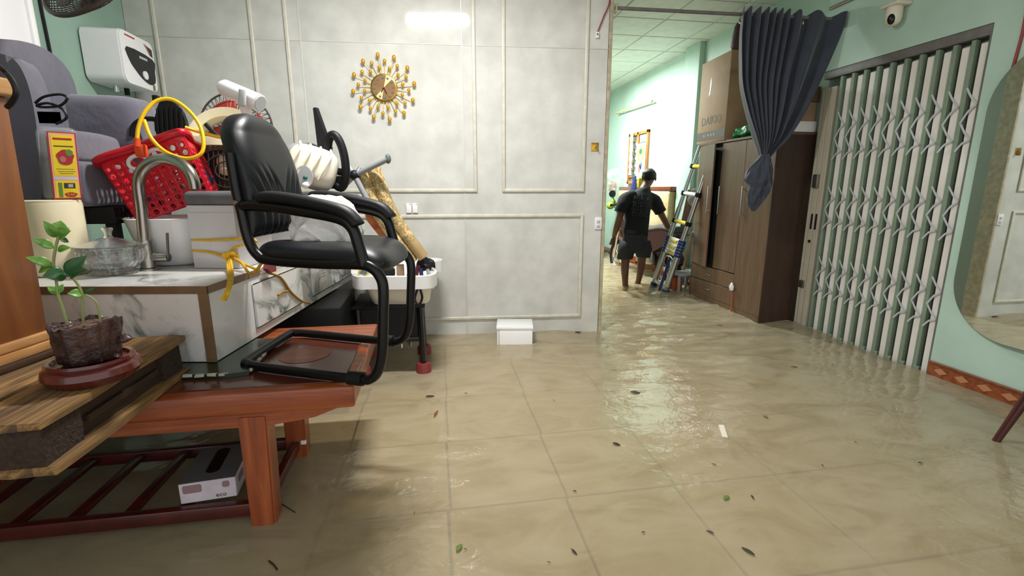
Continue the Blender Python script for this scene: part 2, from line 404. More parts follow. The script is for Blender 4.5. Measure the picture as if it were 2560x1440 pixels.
# surface strip high on the gate wall, baseboard with diamond inlays
struct('trim_1', bx(bm_(), (XR - .018, 1.0, 2.765), (XR, 3.96, 2.79), bev=.004), 'trim_brown')
bb = struct('baseboard_right', bx(bm_(), (XR - .022, .2, -.14), (XR, 2.632, .098), bev=.004), 'baseboard_brown')
obj('ledge', bx(bm_(), (XR - .030, .2, .086), (XR - .004, 2.632, .100), bev=.004), 'baseboard_brown', bb)
for k in range(8):
    y0 = 2.545 - .135 * k
    d = [(0, -.045), (.024, 0), (0, .045), (-.024, 0)]
    obj('diamond_inlay', slab(bm_(), [(XR - .0225, y0 + q[1], .045 + q[0]) for q in d], (-.002, 0, 0)), 'baseboard_diamond', bb)
struct('baseboard_back', bx(bm_(), (XRB - .02, 5.3, -.14), (XRB, 9.7, .11), bev=.004), 'baseboard_brown')

# ---------------------------------------------------------------- water
def wave(x, y):
    far = min(1, max(0, (y - 2.2) / 2.2)); right = min(1, max(0, (x - .35) / 1.0))
    a = .0055 + .020 * far * right + .004 * max(0, min(1, (y - 4.3) / 1.5))
    a += .016 * math.exp(-((x + .0) / .30) ** 2 - ((y - 1.95) / .32) ** 2)
    p = V((x, y, 0))
    h = NZ.noise(p * 1.6 + V((3, 1, 0))) * .9 + NZ.noise(V((x * 2.4 + y * .7, y * 5.2 - x * .8, 4))) * .8 + NZ.noise(V((x * 4.2, y * 12, 9))) * .42 * (.5 + .6 * far)
    h += NZ.noise(V((x * 3.0 + 2 * NZ.noise(p * 2), y * 17, 2))) * .34 * far * right
    return a * h
def wsheet():
    bm = bm_(); x0, x1, y0, y1 = -2.185, 3.428, -.35, 9.74; nx, ny = 230, 460
    def f(u, v):
        x = x0 + (x1 - x0) * u; y = y0 + (y1 - y0) * v; return V((x, y, wave(x, y)))
    sheet(bm, f, nx, ny)
    bmesh.ops.delete(bm, geom=[v for v in bm.verts if v.co.x < 1.5 and (v.co - PW0).dot(PWN) > .02], context='VERTS'); return bm
wo = obj('flood_water', wsheet(), 'flood_water', angle=180); tag(wo, 'murky brown flood water covering the whole tiled floor', 'water', kind='stuff')
# ---------------------------------------------------------------- lamps
def batten(loc, ln, ax, label):
    t = thing('ceiling_lamp', label, 'lamp', loc)
    s = (ln, .13, .03) if ax == 0 else (.13, ln, .03)
    obj('housing', box(bm_(), (loc[0], loc[1], CEIL - .018), s, bev=.006), 'lamp_white', t)
    s = (ln - .02, .11, .022) if ax == 0 else (.11, ln - .02, .022)
    obj('diffuser', box(bm_(), (loc[0], loc[1], CEIL - .042), s, bev=.008), 'lamp_glow', t)
batten((-.06, 2.66, CEIL - .07), .64, 0, 'white LED batten on the front ceiling, mirrored in the panel wall')
batten((2.25, 7.35, CEIL - .07), 1.15, 1, 'white LED batten on the ceiling of the back room')

# ---------------------------------------------------------------- folding gate
GX = 3.47
g = thing('folding_gate', 'green and cream folding steel gate with scissor lattice, beside the wardrobe', 'gate', (GX, 3.3, 0))
obj('top_rail', bx(bm_(), (XR + .004, 2.645, 2.205), (XR + .07, 3.935, 2.268), bev=.003), 'gate_rail', g)
obj('side_frame', bx(bm_(), (XR + .004, 2.642, -.12), (XR + .05, 2.656, 2.205)), 'gate_rail', g)
nb = 10; y_a, y_b = 2.66, 3.775; bw = (y_b - y_a) / nb; fp = fs = fl_ = fk = None; fz = [None, None, None]
for k in range(nb):
    y0 = y_a + bw * k                                # a bay: bright strip, corrugated leaf, green post
    pc = (GX - .012, y0 + bw * .80, 1.05)
    if fp is None:
        fp = obj('post', bx(bm_(), (GX - .03, pc[1] - .014, -.10), (GX + .006, pc[1] + .014, 2.20), bev=.003, seg=1), 'gate_green', g)
        fs = obj('bright_strip', bx(bm_(), (GX - .022, y0 + bw * .0, -.08), (GX + .03, y0 + bw * .44, 2.17), bev=.004, seg=1), 'gate_cream', g)
        fl_ = obj('leaf_sheet', bx(bm_(), (GX + .03, y0 + bw * .0, -.09), (GX + .036, y0 + bw * 1.0, 2.19)), 'gate_leaf', g)
        fk = obj('roller', bx(bm_(), (GX - .034, pc[1] - .032, -.06), (GX - .004, pc[1] + .012, .015), bev=.004, seg=1), 'gate_green', g)
    else:
        for o, dy in ((fp, bw * k), (fs, bw * k), (fl_, bw * k), (fk, bw * k)): copy_piece(o, g, ORG[o.name] + V((0, dy, 0)))
    for q, (z1, z0) in enumerate(((1.91, 1.545), (1.29, .957), (.675, .348))):
        if fz[q] is None:
            bm = bm_(); h = z1 - z0; yl, yr = y0 + bw * .70, y0 + bw * .0   # zigzag of flat bars seen between two posts
            pts = [(yl, z1), (yr, z1 - h * .30), (yl, z1 - h * .60), (yr, z1 - h * .90), (yl, z0 - .03)]
            for q_, (a, b_) in enumerate(zip(pts, pts[1:])):     # flat bars, slightly bowed
                pa_, pb_ = V((GX - .030 - .006 * (q_ % 2), a[0], a[1])), V((GX - .030 - .006 * (q_ % 2), b_[0], b_[1])); mid = pa_.lerp(pb_, .5) + V((0, 0, .018 if q_ % 2 else -.010))
                tube(bm, spline([pa_, mid, pb_], 3), .007, 6, flat=.4, ref=(1, 0, 0))
            fz[q] = obj('lattice_bar', bm, 'gate_bar', g)
        else: copy_piece(fz[q], g, ORG[fz[q].name] + V((0, bw * k, 0)))
for y0, y1 in ((3.79, 3.845), (3.85, 3.905), (3.91, 3.938)):
    obj('stile', bx(bm_(), (GX - .035, y0, -.1), (GX + .01, y1, 2.13), bev=.003, seg=1), 'gate_post', g)
for y0, z0 in ((3.825, .98), (3.875, .98)):
    obj('hand_slot', bx(bm_(), (GX - .039, y0 - .011, z0 - .07), (GX - .033, y0 + .011, z0 + .07), bev=.004), 'dark_gap', g)
obj('lock', bx(bm_(), (GX - .06, 3.845, 1.28), (GX - .03, 3.90, 1.40), bev=.006), 'steel_brushed', g)
obj('keyhole', cyl(bm_(), (GX - .042, 3.868, .80), (GX - .03, 3.868, .80), .014), 'dark_gap', g)
obj('hinge', bx(bm_(), (GX - .05, 3.86, .36), (GX - .03, 3.92, .43), bev=.004), 'steel_brushed', g)

# ---------------------------------------------------------------- wardrobe, closed box with three doors and two drawers
WX, WY0, WY1, WZ = 3.10, 4.0, 5.285, 1.772
wd = thing('wardrobe', 'tall dark brown wooden wardrobe with its left door ajar, standing in the flood', 'wardrobe', (3.28, 4.64, -.118))
bm = bm_(); bx(bm, (WX + .02, WY0 + .02, -.118), (XRB - .015, WY1 - .02, WZ - .02)); obj('body', bm, 'dark_gap', wd)
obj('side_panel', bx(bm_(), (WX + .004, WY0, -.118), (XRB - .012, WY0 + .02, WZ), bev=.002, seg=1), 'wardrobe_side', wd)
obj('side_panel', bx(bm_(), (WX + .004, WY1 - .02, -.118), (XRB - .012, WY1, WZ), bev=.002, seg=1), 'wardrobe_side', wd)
obj('top_panel', bx(bm_(), (WX - .008, WY0 - .004, WZ - .02), (XRB - .012, WY1 + .004, WZ + .004), bev=.002, seg=1), 'wardrobe_front', wd)
obj('plinth', bx(bm_(), (WX + .004, WY0 + .02, -.118), (WX + .02, WY1 - .02, .06)), 'wardrobe_front', wd)
d3 = obj('door', bx(bm_(), (WX, WY0 + .004, .055), (WX + .018, 4.435, WZ - .025), bev=.002, seg=1), 'wardrobe_front', wd)
d2 = obj('door', bx(bm_(), (WX, 4.440, .405), (WX + .018, 4.838, WZ - .025), bev=.002, seg=1), 'wardrobe_front', wd)
md = T(WX + .009, 5.278, 0) @ Rz(-9)                # left leaf, swung open a little on its far hinge
d1 = obj('door', bx(bm_(), (-.009, -.395, .405), (.009, 0, WZ - .025), md, .002, 1), 'wardrobe_front', wd)
for d, y, mm in ((d3, 4.485 - .075, None), (d2, 4.800, None), (d1, -.36, md)):
    bm = bm_(); xx = WX - .022 if mm is None else -.03
    for z in (1.03, 1.27): bx(bm, (xx, y - .005, z - .005), (xx + .026, y + .005, z + .005), mm)
    bx(bm, (xx - .006, y - .006, 1.0), (xx + .004, y + .006, 1.30), mm, .003); obj('handle', bm, 'aluminium', d)
for z0, z1 in ((.235, .395), (.062, .228)):
    d = obj('drawer', bx(bm_(), (WX, 4.440, z0), (WX + .018, WY1 - .004, z1), bev=.002, seg=1), 'wardrobe_front', wd)
    bm = bm_(); bx(bm, (WX - .016, 4.84, (z0 + z1) / 2 - .004), (WX - .002, 4.93, (z0 + z1) / 2 + .006), bev=.003); obj('handle', bm, 'aluminium', d)
pd_ = thing('paddle_stick', 'small white round paddle on an orange stick against the wardrobe drawers', 'utensil', (WX - .014, 4.42, .0))
obj('stick', cyl(bm_(), (WX - .012, 4.41, -.02), (WX - .010, 4.43, .24), .007, .005, 8), 'orange_plastic', pd_)
obj('paddle', lathe(bm_(), [(0, -.03), (.03, -.018), (.034, .01), (.012, .035), (0, .04)], 14, T(WX - .022, 4.43, .26) @ Mx.Diagonal((.5, 1, 1.4, 1))), 'white_plastic', pd_)

# things on top of the wardrobe
def carton(name, label, m, mats, w_, d_, h_):        # local box: x along the front, y deep, z up; open flaps none
    t = thing(name, label, 'box', m @ V((w_ / 2, d_ / 2, 0)))
    obj('shell', bx(bm_(), (0, 0, 0), (w_, d_, h_), m, .006), mats[0], t)
    obj('tape', bx(bm_(), (0, d_ * .46, h_ - .001), (w_, d_ * .54, h_ + .001), m), 'cardboard', t)
    return t
mc = T(3.115, 5.40, WZ + .0045) @ Rz(-93)
ca = carton('appliance_carton', 'tall printed brown carton on top of the wardrobe, left of the curtain', mc, ['cardboard'], .60, .36, .885)
obj('print_band', bx(bm_(), (.002, -.002, .035), (.598, 0, .125), mc), 'carton_print', ca)
bm = bm_(); text_bm(bm, 'DAIKIO', .125, mc @ T(.30, -.0012, .235) @ Rx(90)); obj('lettering', bm, 'carton_print', ca)
bm = bm_()
for k, a in enumerate((.16, .25, .31, .37)): bx(bm, (a, -.0035, .07), (a + .03, -.002, .092), mc)
obj('print_marks', bm, 'carton_print_light', ca)
obj('tear', prism(bm_(), [(.20, .50), (.235, .52), (.25, .62), (.24, .70), (.22, .66), (.215, .57)], .001, mc @ T(0, -.0008, 0) @ Rx(90)), 'paper', ca)
bm = bm_(); ball(bm, (0, 0, 0), (.12, .11, .17), T(3.28, 4.93, WZ + .885 + .17) @ Ry(15)); jitter(bm, .05, 9)
tag(obj('maroon_bag', bm, 'maroon_bag'), 'maroon bundle on top of the tall printed carton', 'bag')
bm = bm_(); ball(bm, (3.20, 4.62, WZ + .072), (.085, .13, .07), n=24, k=16); jitter(bm, .06, 14); jitter(bm, .02, 40)
for v in bm.verts: v.co.z = max(v.co.z, WZ + .006)
tag(obj('green_bag', bm, 'green_bag'), 'crumpled green plastic bag on the wardrobe beside the tall carton', 'bag')
tag(obj('white_board', bx(bm_(), (3.13, 4.005, WZ + .005), (3.475, 4.30, WZ + .098), bev=.004), 'white_gloss'), 'white flat box lying on the wardrobe under the small cartons', 'box')
m1_ = T(3.19, 4.01, WZ + .0985)
c1 = carton('small_carton', 'small brown carton on the white flat box behind the curtain', m1_, ['cardboard'], .27, .25, .165)
c2 = carton('dark_carton', 'dark brown carton, topmost beside the gate behind the curtain', T(3.195, 4.01, WZ + .266), ['cardboard_dark'], .29, .26, .13)

# ---------------------------------------------------------------- curtain on a rod across the doorway
RA, RB = V((1.505, 3.985, 2.687)), V((3.425, 3.80, 2.645)); RD = (RB - RA).normalized()
rod = thing('curtain_rod', 'long thin curtain rod across the top of the doorway', 'curtain rod', RA)
obj('pole', tube(bm_(), [RA, RB], .014, 12), 'gate_rail', rod)
obj('bracket', bx(bm_(), (XR - .035, 3.775, 2.58), (XR - .001, 3.825, 2.70), bev=.006), 'black_plastic', rod)
obj('end_bracket', bx(bm_(), (1.5065, 3.96, 2.65), (1.522, 4.01, 2.72), bev=.004), 'trim_beige', rod)
CN = V((RD.y, -RD.x, 0)).normalized()               # towards the viewer
def cpt(px, py, off=0): return atp(px, py, RA, CN) + CN * off
Ls = [(1849, 34), (1843, 90), (1842, 150), (1845, 215), (1860, 275), (1880, 335), (1893, 372), (1899, 398)]
Rs = [(2106, 46), (2096, 80), (2072, 140), (2042, 208), (2008, 278), (1968, 340), (1934, 376), (1916, 398)]
Lp, Rp = spline([(a, b_, 0) for a, b_ in Ls], 8), spline([(a, b_, 0) for a, b_ in Rs], 8); NV = len(Lp) - 1
# fold positions: gathered left, spread right, as the eyelets sit on the rod
us = [0, .07, .16, .24, .31, .38, .45, .55, .72, 1.0]
def cur(u, v):
    k = v * NV; i = min(int(k), NV - 1); t = k - i
    l = Lp[i].lerp(Lp[i + 1], t); r = Rp[i].lerp(Rp[i + 1], t)
    q = u * (len(us) - 1); j = min(int(q), len(us) - 2); fu = us[j] + (us[j + 1] - us[j]) * (q - j)
    p = l.lerp(r, fu); am = (.045 if v < .75 else .045 * (1 - (v - .75) / .25 * .6))
    am *= (1 if fu < .5 else 1 - .5 * (fu - .5)); off = .02 + am * math.cos(2 * math.pi * q) + .012 * math.sin(9 * fu + 5 * v) + .018 * NZ.noise(V((fu * 9, v * 2.5, 1)))
    top = -6 * math.cos(2 * math.pi * q) * max(0, 1 - v * 10)
    return cpt(p.x, p.y + top - 6 * max(0, 1 - v * 12), off)
cu = thing('curtain', 'dark blue grey eyelet curtain tied in a knot beside the wardrobe', 'curtain', cpt(1890, 520))
bm = bm_(); sheet(bm, cur, 9 * 12, 60); o = obj('drape', bm, 'curtain', cu, angle=80)
md_ = o.modifiers.new('thickness', 'SOLIDIFY'); md_.thickness = .004
bm = bm_()                                           # the knot: twisted lumps of cloth hanging to one side
kc = cpt(1893, 455, .05)
def knot(c, r, m, sd):
    b0 = len(bm.verts); ball(bm, (0, 0, 0), r, T(c) @ m, 40, 28); bm.verts.ensure_lookup_table(); bm.normal_update()
    for v in list(bm.verts)[b0:]:
        q = v.co - c; tw = math.atan2(q.x, q.z)
        v.co += v.normal * (.016 * math.sin(4 * tw + q.z * 28 + q.x * 22 + sd + 3 * NZ.noise(v.co * 7)) + .05 * NZ.noise(v.co * 9 + V((sd, 0, 0))))
KL = spline([(a, b_, 0) for a, b_ in ((1897, 386), (1886, 400), (1866, 424), (1857, 450), (1868, 464), (1863, 490), (1865, 514), (1872, 526))], 8)
KR = spline([(a, b_, 0) for a, b_ in ((1916, 386), (1921, 402), (1924, 428), (1922, 454), (1917, 478), (1906, 498), (1893, 514), (1880, 528))], 8)
def kn(u, v):                                        # bunched cloth: deep folds that wind round the knot
    k = v * (len(KL) - 1); i = min(int(k), len(KL) - 2); t = k - i; l = KL[i].lerp(KL[i + 1], t); r = KR[i].lerp(KR[i + 1], t); th = 2 * math.pi * u
    wv = NZ.noise(V((math.cos(th) * 1.3, math.sin(th) * 1.3, v * 4))); f = 1 + .20 * math.sin(6 * th + 11 * v + 4 * wv) + .10 * math.sin(13 * th - 16 * v + 6 * wv)
    c = (l + r) / 2; hw = (r.x - l.x) / 2; x = c.x - hw * math.cos(th) * min(1.04, .86 + .14 * f)
    return cpt(x, c.y + (r.y - l.y) / 2 * -math.cos(th), .035 + .065 * math.sin(math.pi * min(1, .12 + .8 * v)) * math.sin(th) * f)
sheet(bm, kn, 120, 90, True)
obj('knot', bm, 'curtain', cu, angle=70)
for k in range(len(us) - 1):
    u = (us[k] + us[k + 1]) / 2; p = Lp[3].lerp(Rp[3], u) if 0 else Lp[0].lerp(Rp[0], us[k] + (us[k + 1] - us[k]) * .5)
    c = cpt(p.x, p.y + 14, -.018); d = (RD + CN * (.9 if k % 2 else -.9)).normalized(); e = d.cross(V((0, 0, 1)))
    obj('eyelet', tube(bm_(), [c + (V((0, 0, 1)) * math.cos(t) + e * math.sin(t)) * .024 for t in [2 * math.pi * i / 16 for i in range(16)]], .006, 6, True), 'chrome', cu)

# ---------------------------------------------------------------- things on the gate wall
cc = thing('security_camera', 'small white dome security camera above the folding gate', 'camera', (XR - .05, 3.28, 2.45))
obj('mount', bx(bm_(), (XR - .125, 3.20, 2.562), (XR - .001, 3.345, 2.585), bev=.010, seg=3), 'cream_pale', cc)
bd_ = obj('body', lathe(bm_(), [(0, 0), (.028, .004), (.046, .022), (.052, .05), (.052, .115), (.046, .125), (0, .128)], 24, T(XR - .068, 3.275, 2.436)), 'cream_pale', cc)
bm = bm_(); ball(bm, (XR - .068 - .030, 3.275 - .016, 2.478), (.026, .026, .040)); obj('lens', bm, 'black_gloss', bd_)
tag(obj('red_cable', tube(bm_(), spline([(XR - .006, 2.48, 3.08), (XR - .006, 2.49, 2.5), (XR - .006, 2.475, 2.2), (XR - .006, 2.49, 1.96)], 6), .008, 8), 'cable_red'), 'red cable running down the mint wall above the mirror', 'cable')
tag(obj('power_cable', tube(bm_(), spline([wl(.012 - .03, 3.05, .012), wl(-.03, 2.75, .012), wl(-.075, 2.63, .014), wl(-.118, 2.52, .012)], 6), .005, 8), 'cable_red'), 'short red wire hanging at the doorway end of the panel wall', 'cable')
pl = thing('wire_connector', 'tiny white connector on the short red wire', 'connector', wl(-.123, 2.47))
obj('shell', bx(bm_(), (-.136, -.020, 2.468), (-.110, -.004, 2.512), MW, .003), 'white_plastic', pl)
obj('socket', bx(bm_(), (-.130, -.0215, 2.488), (-.116, -.019, 2.502), MW), 'trim_brown', pl)
mi = thing('round_cornered_mirror', 'large frameless round-cornered mirror on the mint wall', 'mirror', (XR - .015, 2.16, .34))
W_, H_ = .84, 1.75
MM = T(XR - .004, 2.575, 0) @ Rz(-2.5) @ T(-XR + .004, -2.575, 0) @ frame((XR - .004, 2.575 - W_ / 2, .345 + H_ / 2), (0, -1, 0), (-1, 0, 0))
prism(bm := bm_(), rounded(W_, H_, .36, 16), .014, MM); obj('backing', bm, 'mirror_edge', mi)
prism(bm := bm_(), rounded(W_ - .012, H_ - .012, .354, 16), .003, MM @ T(0, 0, .0145)); obj('glass', bm, 'mirror_glass', mi, smooth=False)
# round-legged stool at the right edge
st = thing('wooden_stool', 'dark red wooden stool with round splayed legs at the right edge', 'stool', (3.02, 1.62, -.118))
for a, b_ in (((2.845, 1.80), (2.965, 1.70)), ((3.22, 1.80), (3.10, 1.70)), ((2.845, 1.42), (2.965, 1.52)), ((3.22, 1.42), (3.10, 1.52))):
    d = V((b_[0] - a[0], b_[1] - a[1], .56)); p0 = V((a[0], a[1], 0)); obj('leg', tube(bm_(), [p0 - d * .2, p0 + d * .9], [.015, .026], 14), 'dark_stool_wood', st)
obj('seat', lathe(bm_(), [(0, .49), (.17, .49), (.185, .505), (.185, .52), (.17, .53), (0, .535)], 32, T(3.03, 1.61, 0)), 'dark_stool_wood', st)

# ---------------------------------------------------------------- things on the panel wall
ck = thing('sunburst_clock', 'gold sunburst wall clock with amber beads on the panel wall', 'clock', wl(-1.832, 1.80, .01))
MC = MW @ T(-1.835, -.004, 2.056) @ Rx(90)          # local z points into the room
lathe(bm := bm_(), [(0, 0), (.098, 0), (.104, .008), (.104, .02), (.096, .024), (.0, .024)], 48, MC, lambda t, z: 1 + .012 * math.sin(60 * t) * (z < .021)); fc = obj('case', bm, 'gold', ck)
mat('clock_face', '#7d5a38', .35, metal=.2, c2='#8f6c45', ns=9)
obj('dial', lathe(bm_(), [(0, 0), (.092, 0), (.092, .003), (0, .003)], 48, MC @ T(0, 0, .0245), close=True), 'clock_face', ck)
def fan(a0, a1, r, m):
    return prism(bm_(), [(0, 0)] + [(r * math.cos(R_(a0 + (a1 - a0) * k / 8)), r * math.sin(R_(a0 + (a1 - a0) * k / 8))) for k in range(9)], .0012, m)
for a0, a1 in ((44, 76), (226, 258)): obj('bright_wedge', fan(a0, a1, .09, MC @ T(0, 0, .0278)), 'gold_light', ck)
for k in range(12):
    a = R_(30 * k + 4); obj('hour_marker', lathe(bm_(), [(0, 0), (.009, 0), (.009, .002), (0, .002)], 10, MC @ T(.074 * math.cos(a), .074 * math.sin(a), .0292)), 'pane_dark', ck)
for ln, a, wd_ in ((.052, -66, .006), (.04, 240, .008)):
    obj('hand', box(bm_(), (ln / 2, 0, .0325), (ln, wd_, .0012), MC @ Rz(a)), 'black_gloss', ck)
tiers = ((.150, .016, .013, 12, 10), (.195, .018, .014, 12, 25), (.240, .021, .016, 12, 8))
for rr, bh, br, n, ph in tiers:
    for k in range(n):
        a = R_(360 / n * k + ph); u = V((math.cos(a), math.sin(a), 0)); c = u * rr
        ry = tube(bm_(), [MC @ (u * .09 + V((0, 0, .012))), MC @ (c + V((0, 0, .02)))], .0022, 5); ro = obj('ray', ry, 'gold_light', ck)
        bm = bm_(); ball(bm, (0, 0, 0), (br, br * 1.25, .012), MC @ T(c + V((0, 0, .03))), 12, 8); obj('bead', bm, 'amber', ro)
for k in range(36):
    a = R_(10 * k + 5); u = V((math.cos(a), math.sin(a), 0)); ln = .175 if k % 3 else .215
    obj('ray', tube(bm_(), [MC @ (u * .095 + V((0, 0, .008))), MC @ (u * ln + V((0, 0, .010)))], [.0022, .0012], 5), 'gold_light', ck)
for s, g_ in ((-1.683, 'left'), (-1.632, 'right')):
    so = thing('power_socket', 'left white socket cover of the pair on the panel wall' if g_ == 'left' else 'right white socket cover of the pair on the panel wall', 'socket', wl(s, 1.075, .01), 'pair of wall sockets')
    obj('plate', bx(bm_(), (s - .022, -.024, 1.075), (s + .022, -.002, 1.155), MW, .005), 'white_plastic', so)
    obj('screw', cyl(bm_(), wl(s + .012, 1.147, .023), wl(s + .012, 1.147, .026), .004, n=8), 'trim_brown', so)
sw = thing('light_switch', 'white two-gang switch plate at the doorway end of the panel wall', 'switch', wl(-.055, .93, .01))
obj('plate', bx(bm_(), (-.088, -.014, .925), (-.024, -.002, 1.03), MW, .004), 'white_plastic', sw)
for z in (.952, .992): obj('rocker', bx(bm_(), (-.072, -.018, z - .012), (-.042, -.013, z + .012), MW, .003), 'light_grey', sw)
hk = thing('key_hook_plate', 'small brass hook plate near the end of the panel wall', 'hook', wl(-.108, 1.58, .01))
obj('plate', bx(bm_(), (-.140, -.006, 1.585), (-.076, -.002, 1.655), MW, .002), 'gold', hk)
obj('hook', tube(bm_(), spline([wl(-.095, 1.63, .007), wl(-.095, 1.615, .022), wl(-.095, 1.60, .03), wl(-.095, 1.605, .04)], 4), .004, 6), 'trim_brown', hk)
# white box standing in the water by the panel wall
fb = thing('white_box', 'small white lidded box half sunk in the water by the panel wall', 'box', (.66, 3.86, -.118))
p0 = atz(1241, 862, 0); p1 = atz(1333, 862, 0); ex = (p1 - p0).normalized(); MB_ = frame(p0, ex, (0, 0, 1)); wb_ = (p1 - p0).length
obj('shell', bx(bm_(), (.006, .006, -.118), (wb_ - .006, .26, .135), MB_, .004), 'white_gloss', fb)
obj('lid', bx(bm_(), (0, 0, .13), (wb_, .266, .152), MB_, .004), 'white_gloss', fb)
obj('door_gap', bx(bm_(), (.020, .0045, -.1), (.023, .007, .128), MB_), 'dark_gap', fb)
# ---------------------------------------------------------------- back room
def W(x, y): return atx(x, y, XRB)
wi = struct('window_1', bx(bm_(), (XRB - .012, 7.48, 1.36), (XRB + .001, 8.22, 2.19)), 'pane_dark')
Y0, Y1, Z0_, Z1_ = 7.47, 8.23, 1.35, 2.20
for a, b_ in (((Y0, Z0_), (Y0 + .05, Z1_)), ((Y1 - .05, Z0_), (Y1, Z1_)), ((Y0, Z1_ - .05), (Y1, Z1_)), ((Y0, Z0_), (Y1, Z0_ + .05)), ((Y0 + .36, Z0_), (Y0 + .41, Z1_))):
    obj('window_frame', bx(bm_(), (XRB - .04, a[0], a[1]), (XRB - .001, b_[0], b_[1]), bev=.004), 'window_wood', wi)
for k in range(6):
    obj('glazing_bar', bx(bm_(), (XRB - .03, Y0 + .41, 1.46 + .118 * k), (XRB - .006, Y1 - .05, 1.478 + .118 * k)), 'window_wood', wi)
    obj('pane', bx(bm_(), (XRB - .02, Y0 + .43, 1.40 + .118 * k), (XRB - .012, Y0 + .50, 1.455 + .118 * k)), 'pane', wi)
for k in range(3): obj('pane', bx(bm_(), (XRB - .02, Y0 + .06 + .1 * k, 2.02), (XRB - .012, Y0 + .13 + .1 * k, 2.14)), 'pane', wi)
po = thing('poster', 'framed picture calendar hanging on the back room window', 'poster', (XRB - .045, 7.65, 1.45))
obj('sheet', bx(bm_(), (XRB - .052, 7.50, 1.42), (XRB - .045, 7.85, 2.0), bev=.002), 'paper', po)
for m_, a in (('photo_tan', (7.675, 1.83, .13, .13)), ('green_dial', (7.68, 1.87, .055, .045)), ('paper', (7.67, 1.78, .05, .035)), ('photo_red', (7.70, 1.60, .05, .075)), ('photo_blue', (7.64, 1.64, .05, .06))):
    obj('picture', slab(bm_(), [(XRB - .0522 - .0008 * (m_ != 'photo_tan'), a[0] + a[2] * math.cos(t), a[1] + a[3] * math.sin(t)) for t in [2 * math.pi * k / 20 for k in range(20)]], (-.0006, 0, 0)), m_, po)
wrd = thing('brass_rod', 'thin brass curtain rod on brackets high on the back room wall', 'curtain rod', (XRB - .07, 7.9, 2.58))
a, b_ = W(1553, 282), W(1640, 253); ofs = V((-.07, 0, 0))
obj('pole', tube(bm_(), [a + ofs, b_ + ofs], .014, 10), 'gold_light', wrd)
for p in (a, b_): bm = bm_(); ball(bm, tuple(p + ofs), .026); obj('finial', bm, 'trim_beige', wrd)
for t in (.15, .95): p = a.lerp(b_, t); obj('bracket', tube(bm_(), [p + V((-.002, 0, -.02)), p + ofs + V((0, 0, -.01))], .010, 8), 'white_plastic', wrd)
# bench with padded back along the wall
be = thing('padded_headboard', 'cream padded headboard with brown top rail along the back room wall', 'headboard', (3.36, 7.1, -.118))
obj('back_pad', jitter(bx(bm_(), (XRB - .16, 6.42, .55), (XRB - .04, 8.3, 1.24), bev=.03, seg=3), .02, 4), 'mattress', be)
obj('top_rail', bx(bm_(), (XRB - .15, 6.40, 1.235), (XRB - .01, 8.3, 1.30), bev=.008), 'brown_board', be)
for y in (6.46, 8.20): obj('post', bx(bm_(), (XRB - .14, y, -.118), (XRB - .05, y + .06, .63)), 'brown_board', be)
# counter with fruit and jars left of the man
cn = thing('counter', 'brown wooden counter at the left of the back room, behind the man', 'counter', (3.0, 8.6, -.118))
obj('front', bx(bm_(), (2.62, 8.42, -.118), (3.12, 8.85, .86), bev=.005), 'window_wood', cn)
obj('top', bx(bm_(), (2.60, 8.40, .86), (3.14, 8.87, .89), bev=.005), 'brown_board', cn)
for k, (px, py, r) in enumerate(((1526, 519, .075), (1543, 523, .06), (1533, 508, .05))):
    p = aty(px, py, 8.55); bm = bm_(); ball(bm, (0, 0, 0), (r, r, r * .95), T(p.x, p.y, .89 + r * .95 + (.10 if k == 2 else 0)))
    f_ = thing('pomelo', ('large yellow green fruit at the front of the counter', 'smaller green fruit on the counter next to the large one', 'fruit resting on top of the two others on the counter')[k], 'fruit', (p.x, p.y, .89 + (.10 if k == 2 else 0)))
    obj('skin', bm, 'fruit', f_); obj('stalk', cyl(bm_(), (p.x, p.y, .89 + r * 1.86 + (.10 if k == 2 else 0)), (p.x, p.y, .90 + r * 2.0 + (.10 if k == 2 else 0)), .008, n=6), 'stem', f_)
tb = thing('storage_tub', 'clear white plastic tub behind the fruit on the counter', 'tub', (2.80, 8.78, .89))
obj('bowl', bx(bm_(), (2.68, 8.70, .89), (2.98, 8.86, 1.10), bev=.02, seg=3), 'white_plastic', tb); obj('lid', bx(bm_(), (2.67, 8.69, 1.10), (2.99, 8.87, 1.13), bev=.01), 'light_grey', tb)
bm = bm_(); p = aty(1531, 452, 8.45); ball(bm, tuple(p), (.12, .10, .22), n=24, k=18); jitter(bm, .12, 7); jitter(bm, .04, 22)
tag(obj('plastic_bundle', bm, 'plastic_film'), 'crumpled clear plastic bundle above the counter by the doorway edge', 'bundle')
bm = bm_(); ball(bm, tuple(aty(1531, 466, 8.84)), (.09, .05, .10)); jitter(bm, .05, 12); tag(obj('paper_bag', bm, 'cardboard'), 'brown paper bag behind the clear plastic bundle', 'bag')
rc = thing('red_flask', 'red plastic flask standing at the right end of the counter', 'flask', (3.02, 8.6, .89)); p = aty(1556, 489, 8.6)
obj('shell', lathe(bm_(), [(0, 0), (.07, 0), (.08, .05), (.08, .20), (.05, .24), (.02, .25), (0, .25)], 20, T(p.x, 8.6, .89)), 'red_plastic', rc)
obj('spout', cyl(bm_(), (p.x + .02, 8.6, 1.13), (p.x + .02, 8.6, 1.25), .018, n=10), 'black_plastic', rc)

